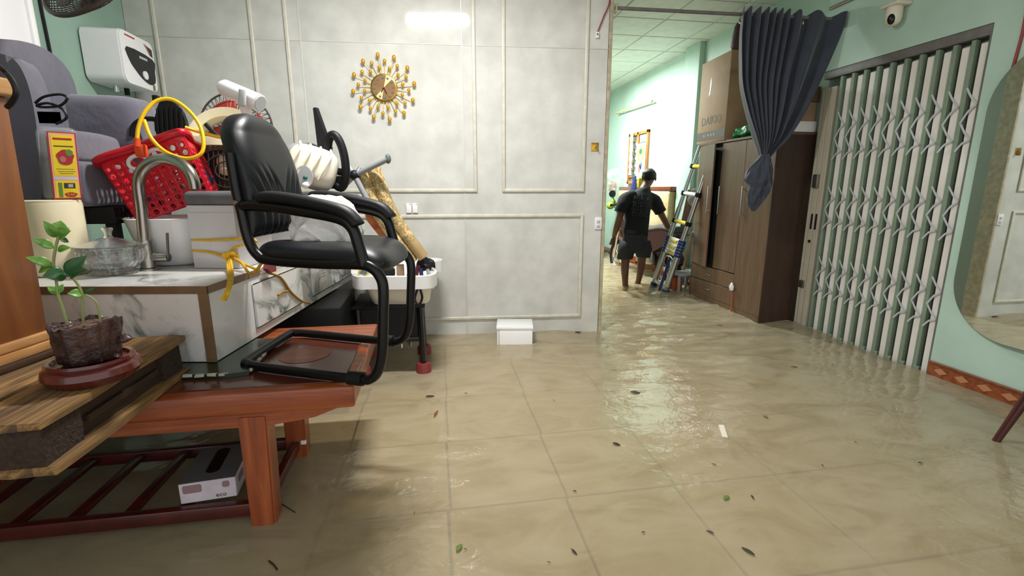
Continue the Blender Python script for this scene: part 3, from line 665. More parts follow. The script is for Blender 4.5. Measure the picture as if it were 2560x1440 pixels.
# ---------------------------------------------------------------- motorbike behind the man
fwc = aty(1547, 634, 7.5); rwc = aty(1668, 690, 6.12); fwc.z = .16; rwc.z = .16
bk = thing('motorbike', 'dark red motorbike parked behind the man in the flooded back room', 'motorbike', ((fwc.x + rwc.x) / 2, (fwc.y + rwc.y) / 2, -.118))
ax = (fwc - rwc); ax.z = 0; bl_ = ax.length; ax.normalize(); sd = V((-ax.y, ax.x, 0)); UP = V((0, 0, 1))
MBK = frame(rwc, ax, UP)                             # x forward, y to the side, z up, origin at the rear hub
def circ(c, r, n=36): return [c + V((r * math.cos(2 * math.pi * k / n), 0, r * math.sin(2 * math.pi * k / n))) for k in range(n)]
def L2(pts): return [MBK @ V(p) for p in pts]
for x in (0, bl_):
    wh = obj('wheel', tube(bm_(), [MBK @ p for p in circ(V((x, 0, 0)), .245)], .035, 10, True), 'tyre', bk)
    obj('rim', tube(bm_(), [MBK @ p for p in circ(V((x, 0, 0)), .20)], .014, 8, True), 'aluminium', wh)
    bm = bm_(); cyl(bm, MBK @ V((x, -.04, 0)), MBK @ V((x, .04, 0)), .04)
    for k in range(8): cyl(bm, MBK @ V((x, 0, 0)), MBK @ V((x + .2 * math.cos(k * .785), 0, .2 * math.sin(k * .785))), .006, n=5)
    obj('hub', bm, 'aluminium', wh)
def bslab(pts, w_): return slab(bm_(), L2([(p[0], -w_ / 2, p[1]) for p in pts]), MBK.to_3x3() @ V((0, w_, 0)))
obj('seat', tube(bm_(), spline(L2([(-.18, 0, .56), (.10, 0, .58), (.35, 0, .54), (.62, 0, .52)]), 5), .10, 12, flat=.55), 'bike_grey', bk)
obj('rear_body', bslab([(-.30, .52), (.05, .55), (.55, .48), (.60, .30), (.25, .22), (-.05, .36)], .20), 'bike_red', bk)
obj('leg_shield', bslab([(.70, .16), (.82, .14), (bl_ - .18, .62), (bl_ - .10, .84), (bl_ - .22, .80), (.78, .40)], .30), 'bike_red', bk)
obj('front_fender', tube(bm_(), spline(L2([(bl_ + .24, 0, .18), (bl_ + .16, 0, .27), (bl_, 0, .30), (bl_ - .2, 0, .24)]), 5), .06, 10, flat=.5), 'bike_red', bk)
obj('rear_fender', tube(bm_(), spline(L2([(.15, 0, .28), (0, 0, .31), (-.20, 0, .24), (-.32, 0, .12)]), 5), .07, 10, flat=.5), 'black_plastic', bk)
obj('engine', jitter(bx(bm_(), (.25, -.13, .02), (.66, .13, .28), MBK, .05, 3), .03, 9), 'steel_brushed', bk)
obj('exhaust', tube(bm_(), spline(L2([(.55, -.15, .03), (.2, -.17, -.03), (-.35, -.18, .04)]), 5), [.02] * 5 + [.045] * 6, 10), 'chrome', bk)
for s in (-.09, .09): obj('fork', cyl(bm_(), MBK @ V((bl_, s, 0)), MBK @ V((bl_ - .17, s, .62)), .022, n=10), 'chrome', bk)
hb = obj('handlebar', tube(bm_(), spline(L2([(bl_ - .34, -.34, .86), (bl_ - .24, -.20, .88), (bl_ - .20, 0, .82), (bl_ - .24, .20, .88), (bl_ - .34, .34, .86)]), 5), .014, 8), 'black_plastic', bk)
for s in (-.34, .34): obj('grip', cyl(bm_(), MBK @ V((bl_ - .30, s * .75, .87)), MBK @ V((bl_ - .36, s * 1.1, .86)), .02, n=10), 'black_plastic', hb)
for s in (-.24, .24): obj('mirror', lathe(cyl(bm_(), MBK @ V((bl_ - .25, s, .88)), MBK @ V((bl_ - .25, s * 1.25, 1.0)), .007, n=6), [(0, -.012), (.055, -.008), (.055, .008), (0, .012)], 16, MBK @ T(bl_ - .25, s * 1.25, 1.03) @ Ry(90)), 'black_gloss', hb)
obj('headlamp', lathe(bm_(), [(0, -.05), (.07, -.04), (.085, .02), (.06, .05), (0, .06)], 18, MBK @ T(bl_ - .10, 0, .86) @ Ry(80)), 'bike_grey', bk)
obj('footrest', tube(bm_(), L2([(.45, -.24, .05), (.45, .24, .05)]), .016, 8), 'tyre', bk)
obj('kick_lever', tube(bm_(), L2([(.42, -.15, .06), (.30, -.22, -.01), (.22, -.26, .0)]), .012, 8), 'chrome', bk)

# ---------------------------------------------------------------- ladder leaning behind the wardrobe
la = thing('telescopic_ladder', 'aluminium telescopic ladder leaning beside the wardrobe', 'ladder', atz(1648, 730))
lb, lt = atz(1634, 713), atx(1772, 298, XRB - .20); rb_ = atz(1662, 732); rt_ = rb_ + (lt - lb) * .985
def lp(t): return lb.lerp(lt, t)
def rp(t): return rb_.lerp(rt_, t)
for fn in (lp, rp):
    dn = (lb - lt).normalized()
    st_ = obj('stile', tube(bm_(), [fn(0) + dn * .12, fn(.30)], .038, 14), 'aluminium', la)
    obj('stile', tube(bm_(), [fn(.30), fn(.50)], .030, 14), 'aluminium', la)
    obj('stile', tube(bm_(), [fn(.50), fn(.74)], .026, 14), 'aluminium', la); obj('stile', tube(bm_(), [fn(.74), fn(1)], .022, 14), 'aluminium', la)
    for k in range(6): t = .225 + .017 * k; obj('collar', tube(bm_(), [fn(t), fn(t + .013)], .046, 12), 'blue_dark', la)
    obj('foot', tube(bm_(), [fn(0) + dn * .12, fn(.02)], .045, 12), 'blue_dark', la)
for k in range(6):
    t = .225 + .017 * k; obj('rung', tube(bm_(), [lp(t + .006), rp(t + .006)], .020, 8), 'white_plastic', la)
for k in range(3):
    t = .235 + .036 * k; p = lp(t).lerp(rp(t), .5) + V((-.03, -.02, 0)); obj('rung_label', tube(bm_(), [p + (lp(t) - p) * .45, p + (rp(t) - p) * .45], .019, 8), 'yellow_cloth', la)
for t, m_ in ((.03, 'gate_bar'), (.42, 'yellow_cloth'), (.585, 'white_plastic'), (.74, 'yellow_cloth'), (.88, 'aluminium')):
    r_ = obj('rung', tube(bm_(), [lp(t), rp(t)], .024, 10), m_, la)
    for fn in (lp, rp): obj('rung_clamp', tube(bm_(), [fn(t - .012), fn(t + .012)], .038, 12), 'black_plastic', r_)
obj('strap', tube(bm_(), [lp(.20).lerp(rp(.2), .55), atz(1648, 728, .02)], .022, 6, flat=.3), 'blue_dark', la)
# odds and ends between the ladder and the wardrobe
p = atz(1684, 722); og = thing('orange_can', 'orange plastic can floating behind the ladder foot', 'can', (p.x + .05, p.y + .1, -.1))
obj('shell', jitter(bx(bm_(), (p.x - .02, p.y, -.1), (p.x + .13, p.y + .2, .17), bev=.03, seg=3), .01, 8), 'orange_plastic', og); obj('cap', cyl(bm_(), (p.x + .05, p.y + .1, .165), (p.x + .05, p.y + .1, .2), .03), 'orange_plastic', og)
p = atz(1716, 734); gs = thing('grey_stool', 'low grey plastic stool squeezed beside the wardrobe', 'stool', (p.x + .06, p.y + .25, -.118))
obj('top', bx(bm_(), (p.x - .08, p.y + .06, .20), (p.x + .20, p.y + .36, .23), bev=.012), 'grey_plastic', gs)
for sx in (-.07, .16):
    for sy in (.08, .32): obj('leg', bx(bm_(), (p.x + sx, p.y + sy, -.118), (p.x + sx + .03, p.y + sy + .03, .20), bev=.006), 'grey_plastic', gs)
tag(obj('leaning_board', slab(bm_(), [aty(1692, 606, 5.95), aty(1712, 606, 5.95), aty(1737, 474, 5.98), aty(1720, 474, 5.98)], (.01, .02, 0)), 'brown_board'), 'narrow brown board leaning behind the ladder', 'board')
tag(obj('broom_handle', tube(bm_(), [aty(1708, 676, 5.72), aty(1733, 580, 5.62)], .020, 8), 'cardboard'), 'pale wooden broom handle leaning between ladder and wardrobe', 'broom')
bm = bm_(); p = aty(1737, 492, 5.75); ball(bm, tuple(p), (.055, .06, .12), n=20, k=14); jitter(bm, .05, 12); tag(obj('clear_bag', bm, 'plastic_film'), 'clear plastic bag hanging behind the ladder', 'bag')
tag(obj('yellow_cloth', jitter(bx(bm_(), tuple(aty(1596, 470, 6.5)), tuple(aty(1614, 444, 6.56)), bev=.02, seg=3), .02, 10), 'yellow_cloth'), 'yellow cloth behind the neck of the man', 'cloth')
tag(obj('grey_umbrella', tube(bm_(), [aty(1583, 480, 7.5), aty(1588, 440, 7.5)], [.06, .02], 8), 'blue_dark'), 'folded dark blue umbrella beside the yellow cloth', 'umbrella')
tag(obj('white_post', lathe(bm_(), [(.028, 0), (.018, .10), (.032, .12), (.02, .22), (.035, .25), (.022, .38), (.034, .41), (.02, .55), (.03, .58), (.018, .7)], 10, T(XRB - .09, 7.98, 1.5)), 'white_gloss'), 'white turned baluster in front of the window', 'baluster')

# ---------------------------------------------------------------- the man wading in the back room
PY = 5.92
def mp(x, y, d=0): return aty(x, y, PY + d)
mn = thing('person', 'person in black t-shirt and dark shorts wading with back turned', 'person', (2.62, PY, -.118))
J = [  # joint, radius (x, y)
 ('pelvis', mp(1588, 590, 0), (.115, .085)), ('waist', mp(1592, 560, .02), (.105, .075)), ('chest', mp(1597, 520, .06), (.115, .08)), ('neckb', mp(1607, 478, .10), (.075, .07)),
 ('neck', mp(1616, 462, .13), (.055, .055)), ('head1', mp(1622, 450, .16), (.078, .085)), ('head2', mp(1623, 435, .15), (.082, .095)), ('head3', mp(1622, 425, .14), (.05, .06)),
 ('lhip', mp(1571, 612, 0), (.095, .09)), ('lknee', mp(1563, 652, .02), (.058, .06)), ('lcalf', mp(1562, 675, -.01), (.052, .056)), ('lank', mp(1563, 708, .0), (.036, .04)), ('lfoot', V((mp(1563, 716).x, PY - .03, -.08)), (.04, .05)),
 ('rhip', mp(1606, 612, 0), (.095, .09)), ('rknee', mp(1604, 650, .06), (.058, .06)), ('rcalf', mp(1602, 672, .05), (.052, .056)), ('rank', mp(1597, 700, .10), (.036, .04)), ('rfoot', V((mp(1597, 710).x, PY + .10, -.08)), (.04, .05)),
 ('lsh', mp(1563, 500, .04), (.055, .055)), ('lelb', mp(1546, 552, -.02), (.044, .044)), ('lfore', mp(1541, 572, .0), (.042, .042)), ('lwri', mp(1535, 589, .08), (.029, .027)),
 ('rsh', mp(1637, 506, .16), (.055, .055)), ('relb', mp(1662, 552, .14), (.043, .043)), ('rfore', mp(1672, 572, .14), (.040, .040)), ('rwri', mp(1684, 592, .22), (.028, .026)),
]
E_ = [('pelvis', 'waist'), ('waist', 'chest'), ('chest', 'neckb'), ('neckb', 'neck'), ('neck', 'head1'), ('head1', 'head2'), ('head2', 'head3'),
      ('pelvis', 'lhip'), ('lhip', 'lknee'), ('lknee', 'lcalf'), ('lcalf', 'lank'), ('lank', 'lfoot'), ('pelvis', 'rhip'), ('rhip', 'rknee'), ('rknee', 'rcalf'), ('rcalf', 'rank'), ('rank', 'rfoot'),
      ('chest', 'lsh'), ('lsh', 'lelb'), ('lelb', 'lfore'), ('lfore', 'lwri'), ('chest', 'rsh'), ('rsh', 'relb'), ('relb', 'rfore'), ('rfore', 'rwri')]
def hand(w_, d, side, curl):                        # palm, four fingers and a thumb as extra chains
    d = V(d).normalized(); s = V(side).normalized(); n = d.cross(s)
    J2 = [(w_ + d * .06, .030)]; ch = [(-1, 0)]; 
    for k, (o, ln) in enumerate(((-.026, .062), (-.009, .072), (.009, .067), (.026, .052))):
        b0 = w_ + d * .085 + s * o; J2 += [(b0, .0105), (b0 + d * ln * .5 + n * curl * .3 * ln, .0098), (b0 + d * ln * .8 + n * curl * .8 * ln, .0085)]
        i = len(J2) - 3; ch += [(0, i), (i, i + 1), (i + 1, i + 2)]
    b0 = w_ + d * .03 + s * -.030; J2 += [(b0, .012), (b0 + d * .03 - s * .02 + n * .01, .0105), (b0 + d * .055 - s * .018 + n * .02, .009)]; i = len(J2) - 3; ch += [(0, i), (i, i + 1), (i + 1, i + 2)]
    return J2, ch
names = [j[0] for j in J]; pts = [j[1] for j in J]; rad = [j[2] for j in J]; edges = [(names.index(a), names.index(b_)) for a, b_ in E_]
for wn, d, s in (('lwri', (-.05, .35, -1), (.8, .5, 0)), ('rwri', (.25, .5, -.8), (.5, -.8, 0))):
    J2, ch = hand(pts[names.index(wn)], d, s, .7); base_ = len(pts)
    pts += [j[0] for j in J2]; rad += [(j[1], j[1] * .8) if i == 0 else (j[1], j[1]) for i, j in enumerate(J2)]
    edges += [((names.index(wn) if a < 0 else base_ + a), base_ + b_) for a, b_ in ch]
def skin(pts, edges, rad, sub=2, root=0):
    me = bpy.data.meshes.new('skin'); me.from_pydata([tuple(p) for p in pts], edges, []); o = bpy.data.objects.new('skin', me); COL.objects.link(o)
    o.modifiers.new('s', 'SKIN'); o.modifiers.new('d', 'SUBSURF').levels = sub
    for i, d in enumerate(me.skin_vertices[0].data): d.radius = rad[i]; d.use_root = (i == root)
    dg = bpy.context.evaluated_depsgraph_get(); dg.update(); m2 = bpy.data.meshes.new_from_object(o.evaluated_get(dg))
    bpy.data.objects.remove(o); bpy.data.meshes.remove(me); return m2
bo = obj('body', skin(pts, edges, rad), 'skin', mn, angle=180)
# face and ears, turned away to the right
hc = mp(1623, 444, .155); fd = V((.55, .75, -.35)).normalized(); fs_ = fd.cross(UP).normalized()
for s in (-1, 1): bm = bm_(); ball(bm, (0, 0, 0), (.012, .025, .034), T(hc + fs_ * .083 * s + V((0, 0, -.012))) @ Rz(-35)); obj('ear', bm, 'skin', bo)
bm = bm_(); ball(bm, (0, 0, 0), (.014, .022, .024), T(hc + fd * .098 + V((0, 0, -.02)))); obj('nose', bm, 'skin', bo)
for s in (-1, 1): bm = bm_(); ball(bm, tuple(hc + fd * .082 + fs_ * .032 * s + V((0, 0, .012))), .011); obj('eye', bm, 'white_plastic', bo)
obj('mouth', tube(bm_(), [hc + fd * .088 + fs_ * -.024 + V((0, 0, -.058)), hc + fd * .094 + V((0, 0, -.060)), hc + fd * .088 + fs_ * .024 + V((0, 0, -.058))], .006, 6), 'maroon_bag', bo)
bm = bm_(); ball(bm, (0, 0, 0), (.094, .104, .092), T(mp(1622.5, 439, .15)) @ Rz(-30) @ Rx(-14), 24, 18)
for v in list(bm.verts):
    q = v.co - mp(1622, 440, .15)
    if q.dot(fd) > .055 and q.z < .045: v.co -= fd * .05
    if q.z < -.055: v.co = v.co + (mp(1620, 452, .13) - v.co) * .22
jitter(bm, .010, 30); obj('hair', bm, 'hair', mn)
# shirt: lofted trunk with two sleeves
def loft(bm, rings, n=20):                          # rings: centre, half width vector, half depth vector
    G = [[bm.verts.new(c + a * math.cos(2 * math.pi * k / n) + b_ * math.sin(2 * math.pi * k / n)) for k in range(n)] for c, a, b_ in rings]
    for A, B in zip(G, G[1:]):
        for k in range(n): bm.faces.new((A[k], A[(k + 1) % n], B[(k + 1) % n], B[k]))
    bm.faces.new(G[0][::-1]); bm.faces.new(G[-1]); return bm
tn = V((-.30, .95, 0)).normalized(); ts = V((.95, .30, 0)).normalized()
def ring(x, y, d, hw, hd, tilt=0): return (mp(x, y, d), ts * hw + V((0, 0, tilt)), tn * hd)
bm = bm_()
loft(bm, [ring(1589, 587, .0, .178, .135, -.02), ring(1589, 575, .01, .180, .135, -.01), ring(1592, 550, .03, .180, .13), ring(1594, 528, .05, .195, .135), ring(1597, 508, .07, .205, .15), ring(1600, 492, .09, .20, .14), ring(1604, 480, .10, .15, .09), ring(1609, 471, .11, .085, .075), ring(1611, 468, .12, .075, .068)])
tube(bm, spline([mp(1585, 490, .06), mp(1566, 497, .04), mp(1556, 515, .0), mp(1551, 530, -.01)], 4), [.080] * 5 + [.086] * 4 + [.082] * 4, 14)
tube(bm, spline([mp(1612, 492, .08), mp(1632, 498, .10), mp(1644, 515, .10), mp(1652, 530, .10)], 4), [.080] * 5 + [.086] * 4 + [.080] * 4, 14)
bmesh.ops.subdivide_edges(bm, edges=[e for e in bm.edges if e.calc_length() > .05], cuts=1, use_grid_fill=True); jitter(bm, .012, 8); sh = obj('t_shirt', bm, 'shirt_black', mn, angle=75)
bm = bm_()                                           # printed grid on the back
def bk_pt(u, v): return mp(1574 + 49 * u - 6 * v, 487 + 5 * u * 0 + 52 * v + 6 * u, 0) + V((0, -(.110 - .03 * (2 * u - 1) ** 2), 0))
for k in range(1, 3): tube(bm, [bk_pt(k / 3, t / 6) for t in range(7)], .0045, 4)
for k in range(1, 3): tube(bm, [bk_pt(t / 6, k / 3) for t in range(7)], .003, 4)
for i in range(3):
    for j in range(3):
        c = bk_pt((i + .5) / 3, (j + .5) / 3); q = [c + ts * (.030 * math.cos(t)) + V((0, 0, .034 * math.sin(t))) for t in [2 * math.pi * k / 10 for k in range(10)]]
        tube(bm, [p + V((0, 0, .012 * math.sin(9 * k))) for k, p in enumerate(q)], .004, 4, True); tube(bm, [c + ts * -.02, c + V((0, 0, .015)), c + ts * .02], .006, 4)
obj('back_print', bm, 'shirt_print', sh)
bm = bm_()
loft(bm, [ring(1588, 577, .0, .165, .125, -.02), ring(1588, 590, .0, .178, .135), ring(1588, 606, .0, .188, .13), ring(1588, 620, .0, .180, .125), ring(1588, 632, .01, .14, .10)])
loft(bm, [ring(1570, 600, .0, .095, .115), ring(1567, 622, .0, .108, .115), ring(1562, 645, .015, .102, .105), ring(1562, 647, .015, .096, .10)])
loft(bm, [ring(1606, 600, .01, .095, .115), ring(1608, 622, .02, .102, .115), ring(1608, 640, .05, .095, .105), ring(1608, 642, .05, .09, .10)])
jitter(bm, .016, 9); obj('shorts', bm, 'shorts', mn, angle=75)
# ---------------------------------------------------------------- low wooden table that carries the pile
TZ = .56
tt = thing('wooden_table', 'red brown varnished low table with slatted shelf carrying the chair', 'table', (-1.1, 2.06, -.118))
TX0, TX1, TY0, TY1 = -2.05, -.305, 1.742, 2.60
bm = bm_(); bx(bm, (TX0, TY0, TZ - .095), (TX1, TY1, TZ - .004), None, .012, 3); jitter(bm, .008, 5); obj('slab', bm, 'table_wood', tt)
obj('top_panel', bx(bm_(), (-1.3, TY0 + .045, TZ - .006), (TX1 - .045, TY1 - .22, TZ), bev=.003, seg=1), 'table_top', tt)
obj('round_disc', lathe(bm_(), [(0, 0), (.105, 0), (.108, .001), (.09, .0014), (0, .0008)], 36, T(-.57, 2.12, TZ + .0004)), 'table_wood', tt)  # thin round disc of table wood lying on the top panel
bm = bm_(); slab(bm, [(TX0 + .05, TY0 + .02, TZ - .095), (-.37, TY0 + .02, TZ - .095), (-.46, TY0 + .02, TZ - .128), (-.62, TY0 + .02, TZ - .148), (TX0 + .05, TY0 + .02, TZ - .148)], (0, .035, 0)); obj('apron', bm, 'table_wood', tt)
bm = bm_(); slab(bm, [(TX0 + .05, TY1 - .06, TZ - .095), (-.40, TY1 - .06, TZ - .095), (-.62, TY1 - .06, TZ - .148), (TX0 + .05, TY1 - .06, TZ - .148)], (0, .035, 0)); obj('apron', bm, 'table_wood', tt)
for x in (-.725, -2.0):
    for y in (1.755, 2.235):
        bm = bm_(); slab(bm, [(x, y, -.118), (x + .085, y, -.118), (x + .10, y, TZ - .10), (x - .005, y, TZ - .10)], (0, .09, 0))
        bmesh.ops.bevel(bm, geom=list(bm.edges), offset=.008, segments=2, affect='EDGES'); obj('leg', bm, 'table_leg', tt)
for y in (1.775, 2.255): obj('stretcher', bx(bm_(), (-2.0, y, .030), (-.66, y + .035, .085), bev=.006), 'shelf_red', tt)
obj('stretcher', bx(bm_(), (-.70, 1.84, .035), (-.665, 2.26, .085), bev=.006), 'shelf_red', tt)
for k in range(6): obj('shelf_slat', bx(bm_(), (-1.95 + .19 * k, 1.80, .055), (-1.91 + .19 * k, 2.27, .075), bev=.004), 'shelf_red', tt)
obj('white_peg', bx(bm_(), (-.655, 2.222, .072), (-.63, 2.236, .092), bev=.003), 'white_plastic', tt)
# tissue box on the shelf
p0, p1 = atz(452, 1262, .086), atz(594, 1240, .086); hx = aty(428, 1222, p0.y).z - .086
mt = frame(p0, p1 - p0, (0, 0, 1)); wt = (p1 - p0).length; tx = thing('tissue_box', 'white and grey tissue box lying on the table shelf', 'box', p0.lerp(p1, .5) + V((0, .1, 0)))
hx = .085; dt = .27
obj('carton', bx(bm_(), (0, 0, 0), (wt, dt, hx), mt, .003, 1), 'tissue_side', tx)
tp = obj('top_print', bx(bm_(), (.001, .001, hx - .0005), (wt - .001, dt - .001, hx + .0015), mt), 'tissue_top', tx)
obj('slot', prism(bm_(), rounded(.05, .19, .024), .001, mt @ T(wt * .5, dt * .55, hx + .0015)), 'black_gloss', tp)
obj('badge', prism(bm_(), rounded(.065, .034, .008), .001, mt @ T(.045, -.0002, hx * .70) @ Rx(90)), 'tissue_print', tx)
obj('badge', prism(bm_(), rounded(.026, .026, .008), .001, mt @ T(wt - .035, -.0002, hx * .72) @ Rx(90)), 'tissue_print', tx)
obj('badge', prism(bm_(), rounded(.07, .03, .008), .001, mt @ T(wt + .0002, .07, hx * .62) @ Rz(90) @ Rx(90)), 'tissue_print', tx)
text_bm(bm := bm_(), 'eco', .026, mt @ T(wt - .055, -.0006, hx * .22) @ Rx(90)); obj('lettering', bm, 'label_dark', tx)
# green sheet with chipped edges under the vanity
gs_ = thing('green_sheet', 'dark green sheet with chipped pale edges under the vanity unit', 'sheet', (-.9, 2.25, TZ + .001))
gp = [(-1.02, 1.915), (-.93, 1.90), (-.80, 1.885), (-.725, 1.905), (-.735, 2.1), (-.75, 2.33), (-1.02, 2.36)]
obj('sheet', slab(bm_(), [(a, b_, TZ + .001) for a, b_ in gp], (0, 0, .018)), 'green_slab', gs_)
for k in range(5):
    a = V((-1.01, 1.913)).lerp(V((-.80, 1.885)), (k + .3) / 5) if 0 else None
    x = -1.0 + .043 * k; obj('chip', jitter(bx(bm_(), (x, 1.892 + .004 * (k % 2) - .002 * k, TZ + .010), (x + .034, 1.908 - .002 * k, TZ + .0205), bev=.002, seg=1), .004, 60), 'chip_white', gs_)
for k in range(7): y = 1.92 + .055 * k; obj('chip', jitter(bx(bm_(), (-.732 - .003 * k, y, TZ + .010), (-.718 - .003 * k, y + .036, TZ + .0205), bev=.002, seg=1), .004, 60), 'chip_white', gs_)

# ---------------------------------------------------------------- vanity unit
VO = V((-.885, 2.022, .582)); MV = frame(VO, (.1445, .9895, 0), (0, 0, 1)); MVi = MV.inverted(); VH = .318
VL, VD = 1.98, 1.15
def vface(px, py): return MVi @ atp(px, py, VO, MV.to_3x3() @ V((0, 1, 0)))
def von(px, py): return atz(px, py, .90)
va = thing('vanity_unit', 'white marble-look vanity unit with brown edging set on the low table', 'cabinet', VO + V((-.3, .6, 0)))
obj('carcass', bx(bm_(), (.004, .004, 0), (VL, VD, VH - .03), MV, .001, 1), 'marble', va)
obj('top', bx(bm_(), (.003, .003, VH - .03), (VL, VD, VH), MV), 'marble', va)
obj('edge_strip', bx(bm_(), (0, -.001, VH - .032), (.004, VD, VH - .001), MV), 'edge_brown', va)
obj('edge_strip', bx(bm_(), (0, -.001, VH - .032), (.42, .004, VH - .001), MV), 'edge_brown', va)
obj('corner_strip', bx(bm_(), (-.001, -.0005, 0), (.004, .040, VH - .032), MV), 'edge_brown', va)
for (a, b_) in (((632, 728), (752, 735)), ((775, 668), (900, 640))):
    l0, l1 = vface(*a), vface(*b_); x0, x1 = l0.x, l1.x
    d = obj('drawer_front', bx(bm_(), (x0, -.006, .045), (x1, .004, VH - .06), MV, .002, 1), 'marble', va)
    obj('pull_groove', bx(bm_(), (x0, -.0065, VH - .064), (x1, -.003, VH - .059), MV), 'label_dark', d)
    obj('pull_groove', bx(bm_(), (x0, -.0065, .042), (x1, -.003, .046), MV), 'label_dark', d)
l0 = vface(805, 680)
lb_ = obj('paper_label', bx(bm_(), (l0.x - .05, -.009, l0.z - .06), (l0.x + .05, -.0062, l0.z + .06), MV @ T(0, 0, 0)), 'paper', va)
for k in range(4): obj('print_line', bx(bm_(), (l0.x - .035, -.0095, l0.z - .03 + .02 * k), (l0.x + .03, -.009, l0.z - .024 + .02 * k), MV), 'paper_print', lb_)
# ---------------------------------------------------------------- black arm chair on the table
CO = V((-.282, 1.735, TZ)); cu_ = V((.9, -.436, 0)).normalized(); cv = V((-cu_.y, cu_.x, 0)); CWV = (cv - cu_ * .28) * .43
def cp(a, h, b_=0.): return CO + cu_ * a + V((0, 0, h)) + CWV * b_
ch = thing('office_chair', 'black leather armchair on a bent tube frame standing on the low table', 'chair', cp(-.25, 0, .5))
side = [(-.480, .845), (-.472, .72), (-.459, .64), (-.450, .57), (-.434, .51), (-.405, .472), (-.355, .455), (-.13, .452), (.03, .457), (.082, .446), (.112, .415), (.121, .37), (.113, .26), (.102, .14), (.080, .065), (.045, .030), (0, .024)]
pth = [cp(a, h, 0) for a, h in side] ; run = [cp(-.18, .022, 0), cp(-.44, .022, 0), cp(-.52, .023, .03), cp(-.545, .024, .12), cp(-.545, .024, .88), cp(-.52, .023, .97), cp(-.44, .022, 1), cp(-.18, .022, 1)]
full = pth + run + [cp(a, h, 1) for a, h in reversed(side)]
obj('tube_frame', tube(bm_(), spline(full, 4), .019, 14), 'dark_metal', ch)
for b_ in (0, 1):
    ob = obj('front_foot', tube(bm_(), [cp(-.045, .024, b_), cp(.015, .026, b_)], .0265, 12), 'black_plastic', ch)
    arm = [(-.452, .668), (-.36, .668), (-.18, .650), (-.04, .628), (.012, .596), (.032, .54), (.05, .465)]
    obj('arm_tube', tube(bm_(), spline([cp(a, h - .012, b_) for a, h in arm], 5), .0205, 12), 'dark_metal', ch)
    pad = [(-.372, .682), (-.30, .686), (-.18, .672), (-.06, .650), (-.005, .632), (.028, .604), (.036, .592)]
    obj('arm_pad', tube(bm_(), spline([cp(a, h + .002, b_) for a, h in pad], 5), [.020] + [.030] * 29 + [.014], 14, flat=.72), 'black_plastic', ch)
    obj('arm_bolt', cyl(bm_(), cp(-.455, .668, b_) - cv * .022, cp(-.455, .668, b_) - cv * .030, .008, n=8), 'chrome', ch)
# backrest: tall cushion with rounded top and vertical stitching channels
def backp(u, v, front):                             # u across, v up
    hw = .5 * (1.02 if v < .62 else math.sqrt(max(0, 1 - ((v - .62) / .385) ** 2.6)) * 1.02)
    w_ = hw * (2 * u - 1); b_ = .5 + w_ * .96
    a = -.455 - .075 * v + .03 * math.sin(math.pi * min(1, v * 1.2)) * (1 if 1 else 0); h = .535 + .475 * v
    ed = (1 - abs(2 * u - 1) ** 6) * (1 - abs(2 * v - 1) ** 10)
    th = .028 + .040 * ed
    g = 0
    if v < .62:
        t = min(1, max(0, (.60 - v) / .25)); q0 = abs(2 * u - 1); x = q0 - 1.5 * max(0, v - .14) ** 1.6
        g = -.016 * t * sum(math.exp(-((x - c) / .05) ** 2) for c in (.0, .20, .42, .64))
    off = (th + g * ed) if front else -th * .7
    return cp(a + off, h + .02 * 0, b_)
bm = bm_(); N1, N2 = 72, 72
G1 = sheet(bm, lambda u, v: backp(u, min(.999, v), True), N1, N2); G2 = sheet(bm, lambda u, v: backp(u, min(.999, v), False), N1, N2)
for j in range(N2):
    bm.faces.new((G1[j][0], G1[j + 1][0], G2[j + 1][0], G2[j][0])); bm.faces.new((G1[j][N1], G2[j][N1], G2[j + 1][N1], G1[j + 1][N1]))
for i in range(N1): bm.faces.new((G1[0][i], G2[0][i], G2[0][i + 1], G1[0][i + 1])); bm.faces.new((G1[N2][i], G1[N2][i + 1], G2[N2][i + 1], G2[N2][i]))
bmesh.ops.smooth_vert(bm, verts=[v for r in (G1 + G2) for v in r], factor=.5, use_axis_x=True, use_axis_y=True, use_axis_z=True)
obj('backrest', bm, 'black_leather', ch, angle=100)
bm = bm_()
def seatp(u, v):                                    # u around, v bottom to top: waterfall cushion
    t = 2 * math.pi * u; q = .34
    cx = abs(math.cos(t)) ** q * math.copysign(1, math.cos(t)); cy = abs(math.sin(t)) ** q * math.copysign(1, math.sin(t))
    s = math.sin(math.pi * v) ** .35 if 0 < v < 1 else 0
    a = -.155 + .285 * cx * s; b_ = .5 + .52 * cy * s; f = max(0, (a + .02) / .15)
    h = .474 + .042 * -math.cos(math.pi * v) - .035 * f * f + .012 * math.sin(8 * b_) * (v > .5) * s
    return cp(a, h, b_)
sheet(bm, lambda u, v: seatp(u, .02 + .96 * v), 64, 24, True); bmesh.ops.contextual_create(bm, geom=[e for e in bm.edges if e.is_boundary]) if 0 else None
bmesh.ops.holes_fill(bm, edges=[e for e in bm.edges if e.is_boundary], sides=0); obj('seat', bm, 'black_leather', ch, angle=100)
# plastic bag on the seat
bm = bm_(); pc = aty(822, 578, 2.02); bmesh.ops.create_icosphere(bm, subdivisions=5, radius=1, matrix=T(pc) @ frame((0, 0, 0), cu_, (0, 0, 1)) @ Mx.Diagonal((.160, .13, .115, 1)))
bm.normal_update()
for v in bm.verts:
    q = v.co; r = NZ.ridged_multi_fractal(q * 5, 1, 2.1, 4, 1, 2) if hasattr(NZ, 'ridged_multi_fractal') else 0
    v.co = v.co + v.normal * (.05 * NZ.noise(q * 6) - .05 * abs(NZ.noise(q * 9 + V((5, 0, 0)))) - .022 * abs(NZ.noise(q * 19)) + .014)
    v.co.z = max(v.co.z, TZ + .512)
tag(obj('plastic_bag', bm, 'bag_film', angle=50), 'crumpled white plastic bag lying on the seat of the black chair', 'bag')

